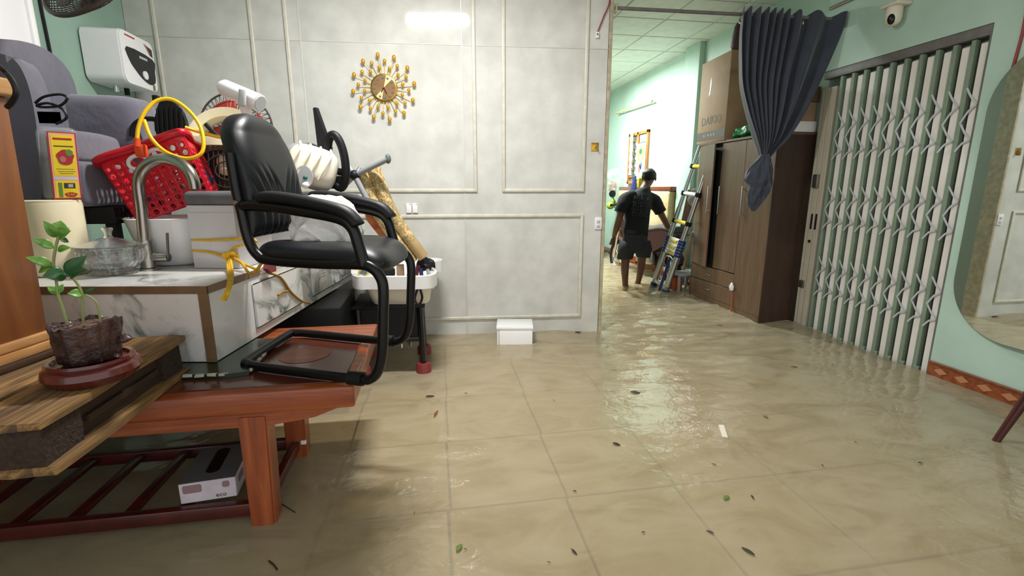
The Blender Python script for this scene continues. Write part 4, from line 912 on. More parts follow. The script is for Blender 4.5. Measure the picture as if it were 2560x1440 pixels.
# ---------------------------------------------------------------- pallet, cabinet, potted plant
pa = thing('wooden_pallet', 'rough weathered wooden pallet laid over the end of the table', 'pallet', (-1.3, 1.6, TZ))
def plank(name, x0, x1, y0, y1, z0, z1, m_, par, amp=.006, sub=3):
    bm = bm_(); bx(bm, (x0, y0, z0), (x1, y1, z1)); bmesh.ops.subdivide_edges(bm, edges=list(bm.edges), cuts=sub, use_grid_fill=True); jitter(bm, amp, 13); return obj(name, bm, m_, par)
plank('top_board', -1.165, -.972, 1.262, 1.99, .690, .712, 'pallet_wood', pa); plank('top_board', -1.42, -1.19, 1.262, 1.99, .690, .711, 'pallet_wood', pa); plank('top_board', -1.68, -1.45, 1.262, 1.99, .690, .711, 'pallet_wood', pa)
plank('bottom_board', -1.165, -.965, 1.272, 1.97, .561, .585, 'pallet_wood', pa); plank('bottom_board', -1.68, -1.45, 1.272, 1.97, .561, .583, 'pallet_wood', pa)
for y0, y1 in ((1.275, 1.41), (1.83, 1.96)):
    for x0, x1 in ((-1.16, -.985), (-1.67, -1.46)): plank('block', x0, x1, y0, y1, .586, .690, 'rough_wood_end', pa, .004)
plank('stringer', -1.04, -1.0, 1.41, 1.95, .586, .690, 'pallet_dark', pa); plank('stringer', -1.0, -.985, 1.44, 1.80, .628, .645, 'pallet_dark', pa)
co = atp(121, 878, (0, 1.84, 0), V((0, 1, 0))); MCB = frame((-1.325, 1.83, .714), (.1445, .9895, 0), (0, 0, 1))
cb = thing('wooden_cabinet', 'orange brown wooden cabinet at the left edge standing on the pallet', 'cabinet', (-1.4, 1.5, .714))
MCT = MCB @ Mx(((1, 0, 0, 0), (0, 1, -.03, 0), (0, 0, 1, 0), (0, 0, 0, 1)))
obj('body', bx(bm_(), (-.75, 0, .05), (0, .5, .845), MCT, .004), 'cabinet_wood', cb)
obj('cap', bx(bm_(), (-.77, -.02, .845), (.02, .52, .90), MCT, .01, 3), 'cabinet_trim', cb)
obj('base_moulding', bx(bm_(), (-.76, -.012, .052), (.010, .51, .085), MCB, .008, 3), 'cabinet_trim', cb)
obj('base_moulding', bx(bm_(), (-.77, -.022, .022), (.016, .51, .052), MCB, .006, 2), 'cabinet_trim', cb)
obj('foot_board', bx(bm_(), (-.78, -.030, 0), (.02, .51, .022), MCB, .004), 'pallet_dark', cb)
PP = V((-1.03, 1.56, .713))
ps = thing('pot_stand', 'round dark red lacquered wooden stand under the potted plant', 'stand', PP)
obj('disc', lathe(bm_(), [(0, .0), (.098, .0), (.112, .012), (.121, .028), (.116, .046), (.105, .052), (.108, .060), (.104, .068), (.093, .066), (.088, .056), (0, .054)], 48, T(PP)), 'stand_red', ps)
for k in range(4): a = R_(45 + 90 * k); obj('foot', ball(bm_(), (PP.x + .085 * math.cos(a), PP.y + .085 * math.sin(a), PP.z + .006), (.016, .016, .006)), 'stand_red', ps)
pt = thing('potted_plant', 'young leafy seedling in a gnarled bark pot on the red stand', 'plant', PP + V((0, 0, .055)))
bm = bm_(); lathe(bm, [(0, 0), (.060, 0), (.070, .008), (.075, .04), (.079, .075), (.082, .105), (.083, .118), (.076, .116), (.073, .108), (.0, .106)], 64, T(PP + V((0, 0, .056))), lambda t, z: 1 + .045 * math.sin(3 * t + 1) + .035 * math.sin(7 * t + z * 30) + .025 * math.sin(15 * t))
for v in bm.verts:
    if v.co.z > PP.z + .15: v.co.z += .006 * math.sin(4 * math.atan2(v.co.y - PP.y, v.co.x - PP.x)) + .012 * NZ.noise(v.co * 45)
jitter(bm, .010, 38); jitter(bm, .006, 90); pot = obj('bark_pot', bm, 'bark_pot', pt, angle=70)
bm = bm_(); ball(bm, (PP.x + .095, PP.y + .01, PP.z + .115), (.024, .012, .010)); obj('knob', jitter(bm, .01, 40), 'bark_pot', pot)
obj('soil', jitter(lathe(bm_(), [(0, .004), (.03, .006), (.05, .003), (.073, 0)], 28, T(PP + V((0, 0, .166)))), .014, 50), 'soil', pt)
LY = PP.y
def lp3(x, y, d=0): return aty(x, y, LY + d)
for pts_, r in (([(170, 822), (158, 775), (146, 740), (141, 704), (134, 660), (138, 625), (146, 592)], .0038), ([(208, 812), (207, 770), (206, 740), (197, 715), (181, 693)], .0036), ([(251, 806), (248, 780), (242, 758), (228, 744), (211, 736)], .003)):
    obj('stem', tube(bm_(), spline([lp3(*p) for p in pts_], 4), r, 8), 'stem', pt)
def leaf(b_, t, wf, m_, d=0., cup=.25):
    wf *= 1.25
    B, Tt = lp3(*b_), lp3(t[0], t[1], d); ax_ = Tt - B; ln = ax_.length; n = (CAM - B).normalized(); n = (n + V((0, 0, .5))).normalized(); s = ax_.cross(n).normalized(); n = s.cross(ax_).normalized()
    def f(u, v):
        w_ = wf * ln * math.sin(math.pi * min(1, v * 1.02) ** .8) ** .9 * (2 * u - 1) * .5
        return B + ax_ * v + s * w_ + n * (cup * abs(w_) * 1.0 + .10 * ln * math.sin(math.pi * v))
    bm = bm_(); sheet(bm, f, 6, 8); lf = obj('leaf', bm, m_, pt, angle=180); lf.modifiers.new('t', 'SOLIDIFY').thickness = .0008
for b_, t, wf, m_, d in (((144, 594), (108, 552), .45, 'leaf', -.02), ((146, 590), (152, 552), .75, 'leaf', .02), ((148, 592), (178, 577), .7, 'leaf', -.01), ((147, 596), (172, 606), .5, 'leaf_dark', .02), ((135, 621), (79, 597), .42, 'leaf', -.02), ((144, 626), (178, 619), .5, 'leaf', 0),
    ((132, 666), (62, 643), .38, 'leaf', -.03), ((134, 668), (99, 677), .55, 'leaf', .02), ((166, 688), (106, 690), .75, 'leaf_dark', -.04), ((168, 690), (218, 638), .42, 'leaf_dark', .0), ((178, 690), (219, 676), .5, 'leaf_dark', -.02), ((146, 736), (118, 716), .5, 'leaf', 0), ((146, 733), (158, 710), .5, 'leaf', .01), ((206, 737), (167, 734), .62, 'leaf', -.03), ((211, 735), (238, 720), .3, 'leaf_dark', 0)):
    leaf(b_, t, wf, m_, d)

# ---------------------------------------------------------------- on the vanity top
VZ = .901
c = von(368, 676) + V((0, .02, 0)); fa = thing('faucet', 'tall brushed steel gooseneck faucet on the vanity top', 'faucet', (c.x, c.y, VZ)); fy = c.y
obj('base_ring', lathe(bm_(), [(0, 0), (.045, 0), (.045, .006), (.034, .012), (0, .012)], 28, T(c.x, c.y, VZ)), 'steel_brushed', fa)
obj('body', tube(bm_(), [V((c.x, c.y, VZ)), aty(362, 600, fy)], .032, 20), 'steel_brushed', fa)
obj('spout', tube(bm_(), spline([aty(361, 605, fy), aty(354, 520, fy), aty(347, 455, fy), aty(362, 418, fy - .01), aty(400, 398, fy - .03), aty(440, 404, fy - .06), aty(470, 425, fy - .09), aty(484, 452, fy - .10), aty(488, 472, fy - .10)], 6), .0245, 16), 'steel_brushed', fa)
ha = obj('handle', tube(bm_(), [aty(372, 644, fy), aty(422, 643, fy - .01)], .021, 16), 'steel_brushed', fa)
obj('lever', tube(bm_(), [aty(421, 648, fy - .01), aty(418, 582, fy - .01)], .010, 10, flat=.5), 'steel_brushed', ha)
c = V((-1.425, 2.40, VZ)); bw_ = thing('crystal_bowl', 'cut crystal candy bowl with knobbed lid on the vanity top', 'bowl', c)
flute = lambda t, z: 1 + .035 * abs(math.sin(11 * t)) - .015
lathe(bm := bm_(), [(0, 0), (.085, 0), (.092, .008), (.075, .018), (.098, .035), (.122, .062), (.128, .085), (.122, .112), (.132, .122), (.130, .124), (.116, .112), (.118, .085), (.110, .062), (.088, .04), (0, .03)], 88, T(c), flute); obj('bowl', bm, 'glass_clear', bw_, angle=25)
lathe(bm := bm_(), [(0, .205), (.018, .203), (.021, .195), (.014, .180), (.013, .165), (.024, .152), (.06, .140), (.10, .128), (.128, .122), (.128, .1255), (.10, .132), (.06, .145), (.03, .157), (.0, .160)][::-1], 88, T(c + V((0, 0, .004))), flute); obj('lid', bm, 'glass_clear', bw_, angle=25)
c = V((-1.66, 2.44, VZ)); cy = thing('cream_canister', 'tall cream round canister under the incense pack', 'canister', c)
obj('canister', lathe(bm_(), [(0, 0), (.105, 0), (.112, .006), (.114, .31), (.110, .322), (.100, .328), (0, .329)], 40, T(c)), 'cream_plastic', cy)
obj('rim', tube(bm_(), [c + V((.107 * math.cos(t), .107 * math.sin(t), .322)) for t in [2 * math.pi * k / 40 for k in range(40)]], .005, 6, True), 'cream_plastic', cy)
# incense pack
IY = 2.40; il, ir_ = aty(138, 515, IY), aty(189, 514, IY); zt, zb = aty(124, 328, IY).z, c.z + .331
ML = frame((il.x, IY, zb), (.80, .60, 0), (0, 0, 1)) @ Mx(((1, 0, .06, 0), (0, 1, 0, 0), (0, 0, 1, 0), (0, 0, 0, 1))); lw, lh = .092, zt - zb
ic = thing('incense_pack', 'plastic wrapped incense bundle with yellow and red label on the canister', 'incense', (il.x + .05, IY + .05, zb))
obj('sticks', bx(bm_(), (.0, .004, 0), (lw * .98, .08, lh * .97), ML, .015, 3), 'incense', ic)
fm = obj('film', bx(bm_(), (-.03, -.004, 0), (lw * 1.05, .115, lh * 1.08), ML, .02, 3), 'plastic_film', ic)
lb2 = obj('label', bx(bm_(), (0, -.0065, 0), (lw, -.004, lh), ML), 'label_red', ic)
def lab(x0, x1, z0, z1, m_, d): return obj('label_print', bx(bm_(), (x0 * lw, -.0065 - .0006 * d, z0 * lh), (x1 * lw, -.0064, z1 * lh), ML), m_, lb2)
lab(.05, .95, .02, .985, 'label_pink', 1); lab(.11, .90, .35, .955, 'label_yellow', 2); lab(.11, .90, .025, .28, 'label_yellow', 2); lab(.08, .92, .29, .34, 'tissue_side', 2)
lab(.18, .84, .885, .915, 'label_red', 3); lab(.18, .86, .785, .80, 'label_dark', 3); lab(.2, .82, .45, .457, 'edge_brown', 3); lab(.25, .85, .415, .422, 'edge_brown', 3); lab(.3, .78, .385, .392, 'edge_brown', 3); lab(.40, .80, .165, .245, 'label_dark', 3); lab(.55, .72, .18, .23, 'paper_print', 4); lab(.2, .34, .03, .25, 'label_green', 3)
for cx, cz, rx, rz, m_, d in ((.55, .63, .30, .115, 'label_red', 3), (.70, .70, .13, .05, 'label_green', 4), (.46, .60, .11, .045, 'photo_red', 4), (.62, .07, .22, .035, 'label_red', 3)):
    obj('label_print', prism(bm_(), [(rx * lw * math.cos(t) * (1 + .1 * math.sin(5 * t)), rz * lh * math.sin(t)) for t in [2 * math.pi * k / 24 for k in range(24)]], .0006, ML @ T(cx * lw, -.0066 - .0006 * d, cz * lh) @ Rx(90)), m_, lb2)
text_bm(bm := bm_(), '0.3A', .013, ML @ T(.62 * lw, -.0098, .07 * lh) @ Rx(90), .0003); obj('lettering', bm, 'label_yellow', lb2)
# wash basin, poufs
c = V((-1.29, 2.72, VZ)); ba = thing('wash_basin', 'white ceramic vessel basin behind the faucet holding the red basket', 'basin', c)
obj('basin', lathe(bm_(), [(0, 0), (.13, 0), (.150, .012), (.165, .05), (.195, .15), (.215, .225), (.220, .232), (.212, .236), (.205, .226), (.185, .15), (.155, .06), (.12, .03), (0, .025)], 56, T(c)), 'white_gloss', ba)
obj('drain', lathe(bm_(), [(0, .026), (.03, .026), (.03, .03), (0, .031)], 20, T(c)), 'chrome', ba)
def pouf(label, fl_, fr_, dep, ztop, pad):
    a, b_ = fl_, fr_; m_ = frame((a.x, a.y, VZ), b_ - a, (0, 0, 1)); w_ = (b_ - a).length
    t = thing('storage_pouf', label, 'pouf', m_ @ V((w_ / 2, dep / 2, 0)), 'storage poufs on the vanity')
    obj('box', bx(bm_(), (0, 0, 0), (w_, dep, ztop - VZ), m_, .004), 'marble_plain', t)
    obj('lid_line', bx(bm_(), (-.001, -.001, ztop - VZ - .035), (w_ + .001, dep, ztop - VZ - .031), m_), 'light_grey', t)
    obj('cushion', bx(bm_(), (-.012, -.012, ztop - VZ), (w_ + pad, dep + .01, ztop - VZ + .065), m_, .028, 4), 'grey_pad', t)
    return t
zp = aty(475, 513, 2.5).z
pouf('white storage pouf with grey cushion tied with yellow rope', von(486, 671), von(601, 672), .30, zp, .10)
pouf('white storage pouf with grey cushion behind the chair arms', V((-.93, 2.93, 0)), V((-.60, 2.86, 0)), .34, zp - .02, .10)
# black stand that lifts the sofa
bs = thing('black_stand', 'black low stand under the grey sofa', 'stand', (-1.75, 2.75, VZ)); bx(bm := bm_(), (-2.02, 2.60, 1.11), (-1.50, 3.12, 1.19), bev=.006); obj('top', bm, 'black_plastic', bs)
for x in (-2.0, -1.56):
    for y in (2.62, 3.06): obj('leg', bx(bm_(), (x, y, VZ), (x + .045, y + .045, 1.11)), 'black_plastic', bs)
# ---------------------------------------------------------------- grey sofa lifted onto the pile
so = thing('grey_sofa', 'grey velvet armchair stacked high against the left wall', 'sofa', (-1.85, 2.6, 1.19))
def soft(name, a, b_, bev, amp=.012, m=None, cuts=0, seg=5):
    bm = bm_(); bx(bm, a, b_, m, bev, seg); bmesh.ops.subdivide_edges(bm, edges=[e for e in bm.edges if e.calc_length() > .12], cuts=3, use_grid_fill=True); jitter(bm, amp, 6); return obj(name, bm, 'velvet', so, angle=80)
bkp = [atx(px, py, -1.86) for px, py in ((-150, 88), (0, 97), (60, 104), (110, 121), (150, 150), (177, 186), (191, 225), (199, 275), (203, 335), (206, 400))]
bkp = [(p.y, p.z) for p in spline(bkp, 5)]; poly = bkp + [(bkp[-1][0], 1.22), (bkp[0][0], 1.22)]
bm = bm_(); slab(bm, [(-1.99, y, z) for y, z in poly], (.13, 0, 0)); bmesh.ops.bevel(bm, geom=[e for e in bm.edges if abs((e.verts[0].co - e.verts[1].co).x) < .01], offset=.045, segments=4, affect='EDGES'); obj('backrest', bm, 'velvet', so, angle=80)
soft('arm', (-1.975, 2.98, 1.22), (-1.545, 3.26, aty(290, 234, 2.98).z), .07)
bm = bm_(); slab(bm, [aty(p.x, p.y, 2.54) for p in spline([(-120, 120, 0), (0, 134, 0), (36, 150, 0), (62, 190, 0), (80, 250, 0), (93, 330, 0), (100, 420, 0), (101, 540, 0)], 5)] + [aty(-120, 560, 2.54)], (0, .11, 0)); bmesh.ops.bevel(bm, geom=[e for e in bm.edges if abs((e.verts[0].co - e.verts[1].co).y) < .01], offset=.03, segments=4, affect='EDGES'); obj('arm', bm, 'velvet', so, angle=80)
zs0, zs1 = atx(250, 405, -1.6).z, atx(250, 332, -1.6).z
soft('seat_cushion', (-1.95, 2.55, zs0), (-1.60, 2.95, zs1), .04)
soft('base', (-1.97, 2.55, 1.195), (-1.575, 2.97, zs0 - .006), .03)
def curve(name, pts, r, m_, label, cat, n=8): return tag(obj(name, tube(bm_(), spline(pts, 6), r, n), m_), label, cat)
curve('black_cable', [aty(88, 258, 2.525), aty(110, 242, 2.525), aty(150, 236, 2.525), aty(168, 246, 2.525), aty(150, 264, 2.525), aty(110, 268, 2.525), aty(92, 264, 2.525), aty(120, 258, 2.525), aty(155, 272, 2.525), aty(166, 295, 2.525), aty(140, 310, 2.525)], .0055, 'cable_black', 'black looped cable resting against the grey sofa', 'cable')
bm = bm_(); bx(bm, tuple(aty(98, 308, 2.525) + V((0, 0, 0))), tuple(aty(150, 280, 2.525)), bev=.02, seg=3); tag(obj('power_adapter', bm, 'black_plastic'), 'black power adapter below the looped cable on the sofa', 'adapter')
curve('sofa_cable', [aty(-12, 160, 1.75), aty(12, 180, 1.78), aty(32, 205, 1.78), aty(40, 232, 1.78), aty(30, 255, 1.79), aty(18, 268, 1.80)], .008, 'cable_black', 'black cable curving over the top of the wooden cabinet', 'cable')
curve('hanging_cable', [atx(90, -60, XL + .008), atx(101, 10, XL + .008), atx(112, 65, XL + .008), atx(125, 128, XL + .008), atx(134, 175, XL + .008)], .009, 'cable_black', 'black cable hanging down the green left wall', 'cable')
wp = thing('white_panel', 'tall smooth white panel behind the grey sofa at the left edge', 'panel', (-2.1, 2.85, .9))
obj('side', bx(bm_(), (-2.185, 2.66, .9), (-2.0, 3.055, 2.95), bev=.003), 'white_plastic', wp)
obj('trim', bx(bm_(), (-2.004, 3.04, .9), (-1.985, 3.075, 2.95), bev=.003), 'white_gloss', wp)
# water heater on the left wall
hy0, hy1 = atx(209, 130, XL + .02).y, atx(384, 150, -1.955).y
zt_, zb_ = aty(300, 66, hy0).z, aty(318, 205, hy0).z
wh_ = thing('water_heater', 'white box water heater with black control panel on the left wall', 'water heater', (-2.07, (hy0 + hy1) / 2, zb_))
MH = frame((XL + .012, hy0, zb_), (0, 1, 0), (1, 0, 0)); wy, hz, dx = hy1 - hy0, zt_ - zb_, .225   # local x = along Y, y = up?, z = out
obj('shell', prism(bm_(), [(p[0] + wy / 2, p[1] + hz / 2) for p in rounded(wy, hz, .05)], dx - .01, MH @ Mx(((1, 0, 0, 0), (0, 1, 0, 0), (0, 0, 1, 0), (0, 0, 0, 1)))), 'white_plastic', wh_)
obj('front', prism(bm_(), [(p[0] + wy / 2, p[1] + hz / 2) for p in rounded(wy - .006, hz - .006, .048)], .012, MH @ T(0, 0, dx - .01)), 'white_gloss', wh_)
def hp(u, v): return (u * wy, v * hz)
pan = [hp(.16, .70), hp(.93, .66), hp(.95, .42), hp(.93, .22), hp(.84, .14), hp(.70, .12), hp(.5, .19), hp(.32, .32), hp(.2, .45)]
pn = obj('control_panel', prism(bm_(), [(p.x, p.y) for p in spline([(a, b_, 0) for a, b_ in pan], 3, True)], .003, MH @ T(0, 0, dx + .002)), 'black_gloss', wh_)
obj('knob', lathe(bm_(), [(0, 0), (.028, 0), (.028, .008), (0, .010)], 20, MH @ T(wy * .60, hz * .27, dx + .005)), 'white_plastic', pn)
obj('logo_bar', box(bm_(), (wy * .62, hz * .60, dx + .0055), (wy * .24, .016, .001), MH), 'light_grey', pn)
obj('logo_bar', box(bm_(), (wy * .3, hz * .92, dx + .0025), (wy * .28, .010, .001), MH), 'fan_red', wh_)
st_ = obj('sticker', prism(bm_(), [hp(.70, .92), hp(.95, .86), hp(.95, .70), hp(.86, .73)], .001, MH @ T(0, 0, dx + .002)), 'label_dark', wh_); obj('sticker_print', prism(bm_(), [hp(.70, .915), hp(.78, .89), hp(.88, .74), hp(.85, .745)], .001, MH @ T(0, 0, dx + .0032)), 'photo_red', st_)
obj('energy_label', box(bm_(), (wy * .86, hz * .05 + .01, dx + .0025), (.028, .04, .001), MH), 'label_green', wh_)
for u, m_ in ((.3, 'chrome'), (.6, 'black_plastic')): obj('pipe_fitting', cyl(bm_(), MH @ V((wy * u, -.045, .10)), MH @ V((wy * u, .01, .10)), .016, n=12), m_, wh_)
# wall fan at the top left
fc_ = aty(222, -48, 2.55); wf = thing('mounted_fan', 'dark brown wall fan cut by the top edge above the heater', 'fan', fc_ + V((0, 0, -.2))); FA = frame(fc_, (.93, -.36, 0), (.35, .75, -.55))
def fcage(name, par, M_, R0, m_, dz=.0, nr=40, rings=(1, .62, .3), wr_=.0022, rimr=.010):
    bm = bm_(); tube(bm, [M_ @ V((R0 * math.cos(2 * math.pi * k / 48), R0 * math.sin(2 * math.pi * k / 48), 0)) for k in range(48)], rimr, 8, True); rm = obj('rim', bm, m_, par)
    bm = bm_()
    for sg in (-1, 1):
        for k in range(nr):
            a = 2 * math.pi * k / nr; tube(bm, [M_ @ V((R0 * q * math.cos(a + .25 * (1 - q)), R0 * q * math.sin(a + .25 * (1 - q)), sg * dz * (1 - q ** 3))) for q in (1, .8, .5, .15)], wr_, 4)
        for q in rings[1:]: tube(bm, [M_ @ V((R0 * q * math.cos(2 * math.pi * k / 36), R0 * q * math.sin(2 * math.pi * k / 36), sg * dz * (1 - q ** 3))) for k in range(36)], wr_ * 1.2, 4, True)
    obj('guard', bm, m_, rm); return rm
def fblades(par, M_, R0, m_, n=3):
    for k in range(n):
        a0 = 2 * math.pi * k / n
        def f(u, v): r = R0 * (.15 + .72 * v); a = a0 + (u - .5) * (1.3 - .25 * v); return M_ @ V((r * math.cos(a), r * math.sin(a), .03 * (u - .5)))
        bm = bm_(); sheet(bm, f, 10, 8); bl2 = obj('blade', bm, m_, par, angle=180); bl2.modifiers.new('t', 'SOLIDIFY').thickness = .003
    obj('hub', lathe(bm_(), [(0, -.03), (R0 * .18, -.025), (R0 * .18, .03), (0, .04)], 20, M_), m_, par)
fcage('mounted_fan', wf, FA, .205, 'fan_brown', .06, 52); fblades(wf, FA, .19, 'fan_brown')
obj('arm', tube(bm_(), [fc_ + V((0, 0, .0)), fc_ + V((-.15, .15, .12)), V((XL + .01, fc_.y + .25, fc_.z + .15))], .02, 10), 'fan_brown', wf)

# ---------------------------------------------------------------- red basket with holes
rb = thing('laundry_basket', 'red perforated plastic basket tipped into the wash basin', 'basket', V((-1.29, 2.75, VZ + .03)))
A_, B_, C_ = aty(243, 402, 2.60), aty(452, 330, 2.62), aty(505, 378, 2.92); D_ = A_ + (C_ - B_)
Eb, Gb, Hb = aty(345, 556, 2.64), aty(532, 492, 2.66), aty(545, 474, 2.86); Kb = Eb + (Hb - Gb)
def perf(bm, c00, c10, c11, c01, nx, ny, hf, skip=()):
    P = lambda u, v: c00.lerp(c10, u).lerp(c01.lerp(c11, u), v)
    gv = {}
    def vv(i, j):
        if (i, j) not in gv: gv[(i, j)] = bm.verts.new(P(i / (2 * nx), j / (2 * ny)))
        return gv[(i, j)]
    for i in range(nx):
        for j in range(ny):
            ring_ = [vv(2 * i + a, 2 * j + b_) for a, b_ in ((0, 0), (1, 0), (2, 0), (2, 1), (2, 2), (1, 2), (0, 2), (0, 1))]
            r = hf(i, j)
            if r <= 0: bm.faces.new(ring_); continue
            inn = []
            for a, b_ in ((-1, -1), (0, -1), (1, -1), (1, 0), (1, 1), (0, 1), (-1, 1), (-1, 0)):
                l = math.hypot(a, b_); inn.append(bm.verts.new(P((i + .5 + a / l * r * .82) / nx, (j + .5 + b_ / l * r) / ny)))
            for k in range(8): bm.faces.new((ring_[k], ring_[(k + 1) % 8], inn[(k + 1) % 8], inn[k]))
def hf(i, j):
    if j > 7: return 0
    return (.38, .26)[(i + j) % 2]
def shell(name, q, nx, ny, f):
    bm = bm_(); perf(bm, *q, nx, ny, f); o = obj(name, bm, 'red_plastic', rb, angle=50); md = o.modifiers.new('t', 'SOLIDIFY'); md.thickness = .005; return o
shell('front_wall', (Eb, Gb, B_, A_), 9, 9, hf); shell('right_wall', (Gb, Hb, C_, B_), 8, 10, hf); shell('back_wall', (Kb, Hb, C_, D_), 11, 10, hf); shell('left_wall', (Eb, Kb, D_, A_), 8, 10, hf); shell('bottom', (Eb, Gb, Hb, Kb), 4, 4, lambda i, j: 0)
dn_ = (Eb - A_).normalized()
obj('rim', tube(bm_(), spline([A_, A_.lerp(B_, .5), B_, B_.lerp(C_, .5), C_, C_.lerp(D_, .5), D_, D_.lerp(A_, .5)], 6, True), .019, 10, True), 'red_plastic', rb)
nf = (B_ - A_).cross(Eb - A_).normalized(); nf = nf if nf.y < 0 else -nf
for k in range(4): u = .2 + .2 * k; obj('rib', tube(bm_(), [A_.lerp(B_, u).lerp(Eb.lerp(Gb, u), .2) + nf * .004, Eb.lerp(Gb, u) + nf * .004], .003, 5), 'red_plastic', rb)
for u in (.40, .62):
    c = A_.lerp(B_, u).lerp(Eb.lerp(Gb, u), .20) + nf * .008; ex = (B_ - A_).normalized(); ey = (A_ - Eb).normalized()
    obj('grip_ring', tube(bm_(), [c + ex * (.042 * math.cos(t)) + ey * (.030 * math.sin(t)) for t in [2 * math.pi * k / 20 for k in range(20)]], .009, 8, True), 'white_plastic', rb)
for k, (u, v) in enumerate(((.2, .75), (.55, .8), (.85, .7))):
    bm = bm_(); p = Eb.lerp(Gb, u).lerp(Kb.lerp(Hb, u), .5) + V((0, 0, .05 + .02 * k)); ball(bm, tuple(p), .045); jitter(bm, .02, 20)
    tag(obj('clothes_bundle', bm, ('blue_dark', 'grey_plastic', 'blue_dark')[k]), ('dark blue cloth at the left in the red basket', 'grey cloth in the middle of the red basket', 'dark blue cloth at the right in the red basket')[k], 'cloth', 'clothes in the red basket')
# yellow extension cord with orange plug
ec = thing('extension_cord', 'yellow cord looped over the red basket with an orange plug', 'cord', aty(352, 398, 2.52))
obj('cable', tube(bm_(), spline([aty(343, 352, 2.52), aty(346, 318, 2.53), aty(362, 280, 2.55), aty(392, 252, 2.58), aty(430, 249, 2.60), aty(470, 275, 2.60), aty(500, 315, 2.58), aty(509, 362, 2.55), aty(498, 388, 2.53), aty(462, 396, 2.52), aty(415, 380, 2.52), aty(378, 345, 2.53), aty(360, 300, 2.55)], 6), .0085, 10), 'cord_yellow', ec)
obj('cable', tube(bm_(), spline([aty(462, 318, 2.75), aty(500, 330, 2.78), aty(545, 342, 2.80), aty(600, 350, 2.9)], 5), .0085, 10), 'cord_yellow', ec)
pl_ = obj('plug', bx(bm_(), tuple(aty(337, 392, 2.515)), tuple(aty(370, 362, 2.56)), bev=.008), 'plug_orange', ec)
obj('strain_relief', cyl(bm_(), aty(343, 366, 2.52), aty(343, 345, 2.52), .016, .011), 'plug_orange', pl_)
# black dustpan-like fan shape with a black ring behind
bf = thing('black_scoop', 'black fan shaped plastic scoop standing behind the red basket', 'scoop', aty(420, 360, 2.95))
bm = bm_()
def scoop(u, v):
    a = R_(172 - 150 * u); c = aty(384, 326, 2.98); r = .02 + .21 * v * (1 - .15 * abs(2 * u - 1)); return V((c.x + r * math.cos(a) * .85 + .02, 2.98 - .05 * math.sin(math.pi * u) * v + .008 * math.sin(26 * u) * v, c.z + .02 + r * math.sin(a) * .85))
bm = bm_(); slab(bm, [aty(px, py, 2.92) for px, py in ((383, 300), (392, 262), (400, 248), (412, 246), (432, 254), (450, 275), (462, 305), (464, 350), (400, 350), (385, 330))], (0, .05, 0)); bmesh.ops.bevel(bm, geom=list(bm.edges), offset=.008, segments=2, affect='EDGES'); obj('scoop', bm, 'black_plastic', bf)
for k in range(6): obj('ridge', tube(bm_(), [aty(392 + 12 * k, 272 - 6 * math.sin(k * .6), 2.915), aty(396 + 12 * k, 345, 2.915)], .005, 6), 'black_plastic', bf)
obj('clip', bx(bm_(), tuple(aty(380, 252, 2.90)), tuple(aty(400, 240, 2.93)), bev=.004), 'black_plastic', bf)
tag(obj('black_hoop', tube(bm_(), spline([aty(330, 340, 2.99), aty(336, 312, 2.99), aty(360, 298, 2.99), aty(392, 300, 2.99), aty(420, 318, 2.99)], 6), .013, 8), 'black_plastic'), 'thin black plastic hoop behind the red basket', 'hoop')
# cream box fans, pedestal fan, white tube light
def hoopfan(name, label, c, R0, M_, dp):
    t = thing(name, label, 'fan', c + V((0, 0, -R0)))
    prof = [(R0, -dp / 2), (R0 + .005, 0), (R0, dp / 2), (R0 - .045, dp / 2 - .01), (R0 - .055, 0), (R0 - .045, -dp / 2 + .01), (R0, -dp / 2)]
    obj('housing', lathe(bm_(), prof, 64, M_), 'cream_plastic', t); return t
c = aty(578, 372, 3.02); Mf = frame(c, (1, 0, 0), (.1, -.97, .15)); h1 = hoopfan('hoop_fan', 'cream round fan housing standing behind the chair back', c, .215, Mf, .11)
bm = bm_()
for k in range(3): a = R_(60 * k + 12); tube(bm, [Mf @ V((-.17 * math.cos(a), -.17 * math.sin(a), .03)), Mf @ V((.17 * math.cos(a), .17 * math.sin(a), .03))], .012, 8)
obj('spokes', bm, 'black_plastic', h1); fblades(h1, Mf, .16, 'fan_red')
c = aty(580, 432, 2.90); bx_ = thing('box_fan', 'cream square box fan with dark grille behind the red basket', 'fan', c + V((0, 0, -.18)))
Mb = frame(c, (1, .05, 0), (0, -.98, .2)); ol, il_ = rounded(.44, .36, .07, 8), rounded(.36, .27, .10, 8)
bm = bm_()
for z0, z1 in ((-.06, .06),):
    n = len(ol); a = [[bm.verts.new(Mb @ V((p[0], p[1], z))) for p in ol] for z in (z0, z1)]; b2 = [[bm.verts.new(Mb @ V((p[0], p[1], z))) for p in il_] for z in (z0, z1)]
    for k in range(n):
        j = (k + 1) % n
        for q in ((a[0][k], a[0][j], a[1][j], a[1][k]), (b2[0][k], b2[1][k], b2[1][j], b2[0][j]), (a[0][k], b2[0][k], b2[0][j], a[0][j]), (a[1][k], a[1][j], b2[1][j], b2[1][k])): bm.faces.new(q)
bmesh.ops.bevel(bm, geom=[e for e in bm.edges if e.is_manifold and e.calc_face_angle(0) > 1.2], offset=.012, segments=3, affect='EDGES'); obj('frame', bm, 'cream_plastic', bx_)
obj('back_plate', prism(bm_(), rounded(.37, .28, .10), .01, Mb @ T(0, 0, -.05)), 'fan_brown', bx_)
bm = bm_()
for k in range(15): x = -.17 + .0243 * k; tube(bm, [Mb @ V((x, -.14, .045)), Mb @ V((x, .14, .045))], .003, 5)
for q in (.05, .09, .13): tube(bm, [Mb @ V((q * 1.3 * math.cos(2 * math.pi * k / 32), q * math.sin(2 * math.pi * k / 32), .05)) for k in range(32)], .004, 5, True)
